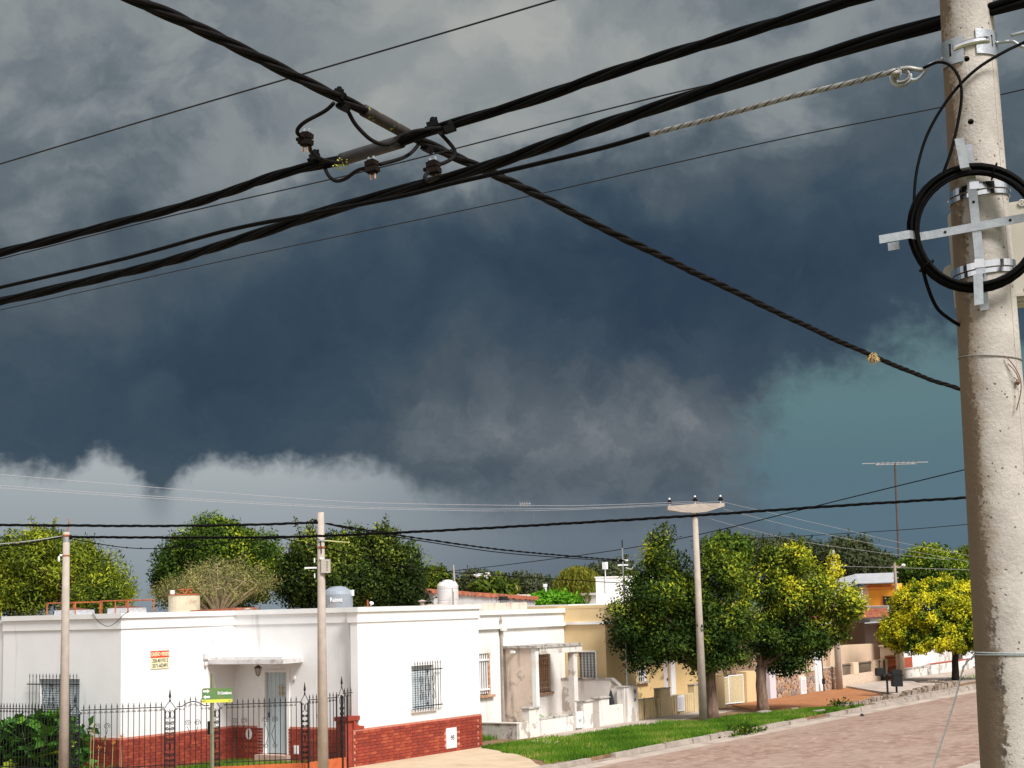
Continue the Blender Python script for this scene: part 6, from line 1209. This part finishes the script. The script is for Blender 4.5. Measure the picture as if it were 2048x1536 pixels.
L_YEL=leafmat('yellow_privet_leaf',[(0,(0.010,0.024,0.005)),(.33,(0.030,0.068,0.009)),(.48,(0.17,0.22,0.014)),(.68,(0.50,0.47,0.016)),(1,(0.72,0.62,0.03))],.16)
L_OLV=leafmat('yellow_green_leaf',[(0,(0.009,0.019,0.004)),(.4,(0.039,0.066,0.008)),(.65,(0.155,0.196,0.016)),(.85,(0.385,0.412,0.026)),(1,(0.506,0.494,0.039))],.16)
L_GRN=leafmat('mid_green_leaf',[(0,(0.008,0.019,0.004)),(.4,(0.028,0.060,0.008)),(.65,(0.097,0.161,0.015)),(.85,(0.320,0.375,0.026)),(1,(0.544,0.495,0.039))],.16)
L_DRK=leafmat('dark_glossy_leaf',[(0,(0.004,0.010,0.003)),(.4,(0.013,0.026,0.005)),(.65,(0.049,0.080,0.011)),(.85,(0.165,0.210,0.024)),(1,(0.360,0.364,0.048))],.18,.4)
L_TAN=leafmat('dusty_olive_leaf',[(0,(0.075,0.075,0.032)),(.4,(0.195,0.188,0.072)),(.7,(0.360,0.315,0.112)),(1,(0.510,0.435,0.160))],.16)
L_FAR=leafmat('far_grey_green_leaf',[(0,(0.019,0.028,0.015)),(.5,(0.059,0.076,0.034)),(1,(0.162,0.169,0.068))],.2)
L_BRI=leafmat('bright_lime_leaf',[(0,(.04,.12,.008)),(.5,(.11,.30,.015)),(1,(.20,.42,.03))],.16)
L_WIL=leafmat('willow_leaf',[(0,(.05,.06,.01)),(.5,(.17,.18,.02)),(1,(.33,.31,.04))],.16)
def sun_tint(k,kx):  # yellow top shoots; sunlight on the top and right side painted into the tint
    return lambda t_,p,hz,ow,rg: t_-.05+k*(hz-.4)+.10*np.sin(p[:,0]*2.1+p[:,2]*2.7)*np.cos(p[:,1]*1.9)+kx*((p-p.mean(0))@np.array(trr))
tree('street_tree','dense green street tree nearest the cross-arm pole','st1',L_ASH,390,145,.125,.45,.40,11,trunk=1.55,trr_=.185,group='street trees',base=(16.36,-1.69),tintf=lambda t_,p,hz,ow,rg:sun_tint(.30,.03)(t_,p,hz,ow,rg)-.05,shell=.45,spikes=46,spikeh=.5,branches=26,spikel=55)
tree('street_tree','yellow-green street tree beside the terracotta pavement','st2',L_ASH,300,150,.125,.45,.38,12,trunk=1.5,trr_=.185,group='street trees',base=(19.67,-1.98),tintf=sun_tint(.50,.10),shell=.45,spikes=44,spikeh=.45,branches=24,spikel=55)
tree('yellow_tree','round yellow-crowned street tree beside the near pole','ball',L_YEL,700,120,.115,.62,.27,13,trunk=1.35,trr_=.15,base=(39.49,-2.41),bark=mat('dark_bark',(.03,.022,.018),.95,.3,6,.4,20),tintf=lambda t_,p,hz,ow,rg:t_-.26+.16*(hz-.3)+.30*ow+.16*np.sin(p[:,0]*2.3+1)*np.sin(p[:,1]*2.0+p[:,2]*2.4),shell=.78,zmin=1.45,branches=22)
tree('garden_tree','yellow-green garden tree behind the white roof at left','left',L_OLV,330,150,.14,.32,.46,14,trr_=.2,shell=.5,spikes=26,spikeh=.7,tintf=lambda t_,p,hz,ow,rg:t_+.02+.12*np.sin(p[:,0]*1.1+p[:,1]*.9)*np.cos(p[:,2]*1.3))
tree('round_tree','large rounded green tree behind the chimney','round',L_GRN,380,180,.135,.5,.56,15,trr_=.25,shell=.6,tintf=sun_tint(.10,.055))
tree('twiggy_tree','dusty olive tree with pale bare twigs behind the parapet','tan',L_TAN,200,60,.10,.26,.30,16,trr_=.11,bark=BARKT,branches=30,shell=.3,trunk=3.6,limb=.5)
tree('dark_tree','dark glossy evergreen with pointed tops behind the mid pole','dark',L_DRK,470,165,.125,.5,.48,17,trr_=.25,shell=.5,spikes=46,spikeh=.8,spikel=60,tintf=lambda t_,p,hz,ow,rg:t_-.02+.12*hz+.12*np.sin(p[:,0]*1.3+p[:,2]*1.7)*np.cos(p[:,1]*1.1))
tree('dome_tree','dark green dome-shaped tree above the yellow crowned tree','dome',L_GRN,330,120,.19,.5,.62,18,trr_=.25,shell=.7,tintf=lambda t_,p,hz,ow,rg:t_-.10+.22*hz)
tree('lime_bush','bright lime-green bush behind the yellow parapet','bush',L_BRI,150,50,.22,.5,.35,19,trr_=.1,cat='bush',shell=.4)
# weeping willow: hanging strands
rgw=np.random.default_rng(5); ew=TR['willow']; B=Vector((ew[0][0],ew[0][1],0)); wt_=thing('weeping_willow','weeping willow with hanging yellow-green strands','tree',B); P=[]; T2=[]
for k in range(420):
    x,y,z,a,b=ew[0] if k%3 else ew[1]; d=rgw.normal(0,1,3); d/=np.linalg.norm(d); d[2]=abs(d[2]); s0=np.array([x,y,z])+(d[0]*a*np.array(trr)+d[1]*a*.8*np.array(tc))*rgw.uniform(.4,1.05)+np.array([0,0,d[2]*b*1.1]); L=rgw.uniform(.8,2.3)*(1 if d[2]<.6 else .6); u=np.linspace(0,1,34); pp=s0+np.stack([0*u,0*u,-u*L],1)+(d[0]*np.array(trr)+d[1]*np.array(tc))*(.35*np.sqrt(u))[:,None]+rgw.normal(0,.05,(34,3)); P.append(pp); T2.append(np.full(34,.5+rgw.normal(0,.18))+.1*rgw.normal(0,1,34))
me=leaves_mesh('crown',np.concatenate(P)-np.array(B),.26,.22,rgw,np.concatenate(T2),L_WIL,.2,None,.2,(0,0,-1)); o=bpy.data.objects.new('crown',me); COL.objects.link(o); o.parent=wt_; ORG[o.name]=B
MB().tube([B,B+UZ*2.6,B+UZ*4.6],[.35,.28,.2],10).build('trunk',BARKG,wt_,smooth=True)
FT=[('bwil',L_FAR,'olive tree top behind the weeping willow',200),('fa',L_FAR,'dark round far tree left of the street lamp',130),('fb',L_OLV,'pale olive far tree beside the dark evergreen',120),('fc',L_FAR,'low far tree clump behind the street lamp',150),('fd',L_FAR,'low far tree clump left of the willow',150),('fe',L_OLV,'small yellowish shrub on the shed roof line',50),('g1',L_FAR,'far grey-green tree right of the cross-arm pole',200),('g2',L_FAR,'far grey-green tree above the yellow street tree',200),('g3',L_FAR,'tall far willow-like tree above the zinc roof',260),('g4',L_FAR,'far tree left of the dome-shaped tree',150),('g5',L_OLV,'far yellowish tree behind the near pole edge',120),('g6',L_GRN,'mid-green tree just right of the cross-arm pole',160)]
for i,(k,m,lb,n) in enumerate(FT): tree('far_tree',lb,k,m,int(n*.7),80,.36,.4,.85,40+i,group='trees beyond the houses',trr_=.2,shell=.4,branches=8,spikes=10,spikeh=.9,spikel=30)
# ------------------------------------------------------------------ planting in the corner garden
rg=np.random.default_rng(3)
fg=thing('fig_shrub','big-leaved green shrub behind the iron fence at left','shrub',(-4.4,6.2,0))
LF=leafmat('fig_leaf',[(0,(0.018,0.058,0.011)),(.5,(0.060,0.174,0.020)),(.85,(0.150,0.319,0.028)),(1,(0.510,0.580,0.042))],.16,.45)
def bigleaves(par,cs,n,size,seed,mtl,name='leaf'):
    r=random.Random(seed); lob=[]
    for k in range(5):
        a0=-1.9+k*.95; lob+=[(.62*math.sin(a0-.30),.62*math.cos(a0-.30)),(1.0*math.sin(a0),1.0*math.cos(a0))]
    lob+=[(.62*math.sin(2.2),.62*math.cos(2.2)),(0,-.35)]; mes=[]
    for q in range(4):
        b=MB(); b.add([(0,0,0)]+[(x*.5,y*.5+.2,-.10*(x*x+y*y)+r.uniform(-.04,.04)) for x,y in lob],[(0,i,i+1) for i in range(1,len(lob))]+[(0,len(lob),1)]); me=b.mesh('leaf',mtl); at=me.attributes.new('tint','FLOAT','FACE'); at.data.foreach_set('value',np.full(len(me.polygons),(.35,.55,.75,.96)[q],np.float32)); mes.append(me)
    for i in range(n):
        x,y,z,rr,hz=r.choice(cs); a=r.uniform(0,2*PI); e=r.uniform(.3,1)**.5; p=(x+rr*e*math.cos(a),y+rr*e*math.sin(a),max(.08,z+hz*r.uniform(-1,1)*math.sqrt(max(.05,1-e*e*.8))))
        sc=size*r.uniform(.6,1.3); inst(name,r.choices(mes,[4,4,2,.7])[0],par,p,(r.uniform(.2,1.2),r.uniform(-.5,.5),r.uniform(0,2*PI)),(sc,sc,sc))
bigleaves(fg,[(-4.5,5.1,.75,.55,.6),(-4.5,5.9,.95,.65,.65),(-4.5,6.8,.85,.7,.6),(-4.5,7.7,.7,.7,.5),(-4.7,6.4,.45,.8,.4),(-4.4,5.6,1.25,.25,.2)],285,.46,1,LF)
rgf=np.random.default_rng(9); P=np.stack([rgf.uniform(-4.9,-4.0,1500),rgf.uniform(4.5,8.4,1500),rgf.uniform(.02,1,1500)**.7*1.25],1); me=leaves_mesh('inner_leaves',P-np.array((-4.4,6.2,0)),.24,.6,rgf,rgf.normal(.3,.15,1500),LF,.3); o=bpy.data.objects.new('inner_leaves',me); COL.objects.link(o); o.parent=fg; ORG[o.name]=ORG[fg.name]; o['kind']='stuff'
b=MB()
for k in range(22):
    a=random.Random(k); q=Vector((-4.5+a.uniform(-.2,.2),5+2.6*k/22,0)); b.tube([q,q+Vector((a.uniform(-.3,.3),a.uniform(-.3,.3),.6)),q+Vector((a.uniform(-.5,.5),a.uniform(-.5,.5),1.15))],[.02,.015,.006],5)
b.build('stems',BARKG,fg)
def strap(par,n,c,sx,sy,h,seed,m,name='leaf'):
    r=random.Random(seed)
    for i in range(n):
        x=c[0]+r.gauss(0,sx); y=c[1]+r.gauss(0,sy); a=r.uniform(0,2*PI); L=h*r.uniform(.6,1.2); w=.018*r.uniform(.7,1.3); d=Vector((math.cos(a),math.sin(a),0)); s_=Vector((-d.y,d.x,0)); b=MB(); P=[Vector((x,y,c[2]))+d*(L*.9*u*u)+UZ*(L*(u-.45*u*u)) for u in (0,.35,.7,1)]; vs=[]
        for j,p in enumerate(P): ww=w*(1,1.1,.8,.1)[j]; vs+=[p-s_*ww,p+s_*ww]
        b.add(vs,[(2*j,2*j+1,2*j+3,2*j+2) for j in range(3)]); o=b.build(name,m,par); at=o.data.attributes.new('tint','FLOAT','FACE'); at.data.foreach_set('value',np.full(3,r.uniform(.2,.85),np.float32))
ag=thing('agapanthus_clump','clump of strap-leaved plants with seed stalks by the corner post','plant',(-4.3,4.3,0)); strap(ag,90,(-4.4,4.05,0),.32,.42,.55,1,LF)
for k,(x,y,h) in enumerate(((-4.5,4.15,1.12),(-4.55,4.0,1.25),(-4.4,3.8,.95),(-4.3,3.65,.85),(-4.5,3.9,.75),(-4.2,3.45,.98))):
    MB().tube([(x,y,0),(x+.02,y-.02,h)],.008,5).build('stalk',STRAW,ag); r=random.Random(k); b=MB()
    for j in range(16): d=Vector((r.gauss(0,1),r.gauss(0,1),r.gauss(.4,1))).normalized()*.06; b.tube([(x+.02,y-.02,h),Vector((x+.02,y-.02,h))+d],[.004,.009],4)
    b.build('seed_head',mat('orange_flower' if k>2 else 'seed_head_tan',(.55,.25,.06) if k>2 else (.40,.38,.16),.9),ag)
av=thing('agave_pot','spiky green agave behind the low peeling wall','plant',(10.6,1.0,0)); strap(av,26,(10.7,1.0,.15),.25,.12,.62,4,LF); box('planter',SOIL,av,10.2,11.0,.75,1.3,-.01,.16)
av=thing('aloe_bed','dark spiky aloe behind the yellow garden wall','plant',(18.0,.9,0)); strap(av,24,(18.0,.85,.3),.3,.12,.62,5,LF); box('planter',SOIL,av,17.6,18.7,.6,1.2,-.01,.3)
# fallen clippings at the kerb, a stone by the tree and a tuft in the broken kerb
cp_=thing('branch_clippings','small heap of cut green branches lying on the kerb','clippings',(12.6,-4.4,-.1)); rgc=np.random.default_rng(8); pos=np.stack([rgc.normal(0,.55,700),rgc.normal(0,.17,700),np.abs(rgc.normal(.02,.10,700))],1); pos[:,2]*=np.exp(-(pos[:,0]/.7)**2); me=leaves_mesh('leaves',pos,.13,.35,rgc,rgc.normal(.45,.2,700),L_GRN,.2); o=bpy.data.objects.new('leaves',me); COL.objects.link(o); o.parent=cp_; ORG[o.name]=Vector((12.6,-4.4,-.1)); b=MB(); 
for k in range(9): b.tube([(12.1+.1*k,-4.5,-.1),(12.3+.1*k,-4.35,.02),(12.6+.08*k,-4.3,-.02)],.012,4)
b.build('twigs',BARKG,cp_)
tu=thing('kerb_weed','leafy weed growing at the end of the broken edging','plant',(22.0,-3.8,0)); pos=np.stack([rgc.normal(0,.22,260),rgc.normal(0,.2,260),np.abs(rgc.normal(.12,.08,260))],1); me=leaves_mesh('leaves',pos,.12,.4,rgc,rgc.normal(.35,.2,260),L_GRN,.3); o=bpy.data.objects.new('leaves',me); COL.objects.link(o); o.parent=tu; ORG[o.name]=Vector((22,-3.8,0)); MB().tube([(22,-3.8,0),(22,-3.8,.15)],.02,5).build('stem',BARKG,tu)
for i,(x,y,r_,lb) in enumerate(((18.9,-2.35,.40,'flat pale stone at the foot of the second street tree'),(20.6,-2.7,.28,'small flat stone on the grass right of the second tree'),(19.8,-3.9,.35,'broken concrete lump at the end of the kerb'))):
    rr=random.Random(i); b=MB(); k=9; ring=[(x+r_*rr.uniform(.8,1.2)*math.cos(j*2*PI/k),y+r_*.6*rr.uniform(.8,1.2)*math.sin(j*2*PI/k)) for j in range(k)]; b.add([(a,c,-.02) for a,c in ring]+[(x+(a-x)*.85,y+(c-y)*.85,.07+rr.uniform(0,.03)) for a,c in ring],[tuple(range(k,2*k))]+[(j,(j+1)%k,k+(j+1)%k,k+j) for j in range(k)]); tag(b.build('loose_stone',KERB,None),lb,'stone')
rr=random.Random(77); b=MB(); k=8
b.add([(20.27+.10*rr.uniform(.7,1.2)*math.cos(j*2*PI/k),-5.22+.08*rr.uniform(.7,1.2)*math.sin(j*2*PI/k),-.135) for j in range(k)]+[(20.27+.06*math.cos(j*2*PI/k),-5.22+.05*math.sin(j*2*PI/k),-.06+rr.uniform(-.02,.02)) for j in range(k)],[tuple(range(k,2*k))]+[(j,(j+1)%k,k+(j+1)%k,k+j) for j in range(k)])
tag(b.build('road_debris',INK,None),'small dark lump lying on the pink road','debris')
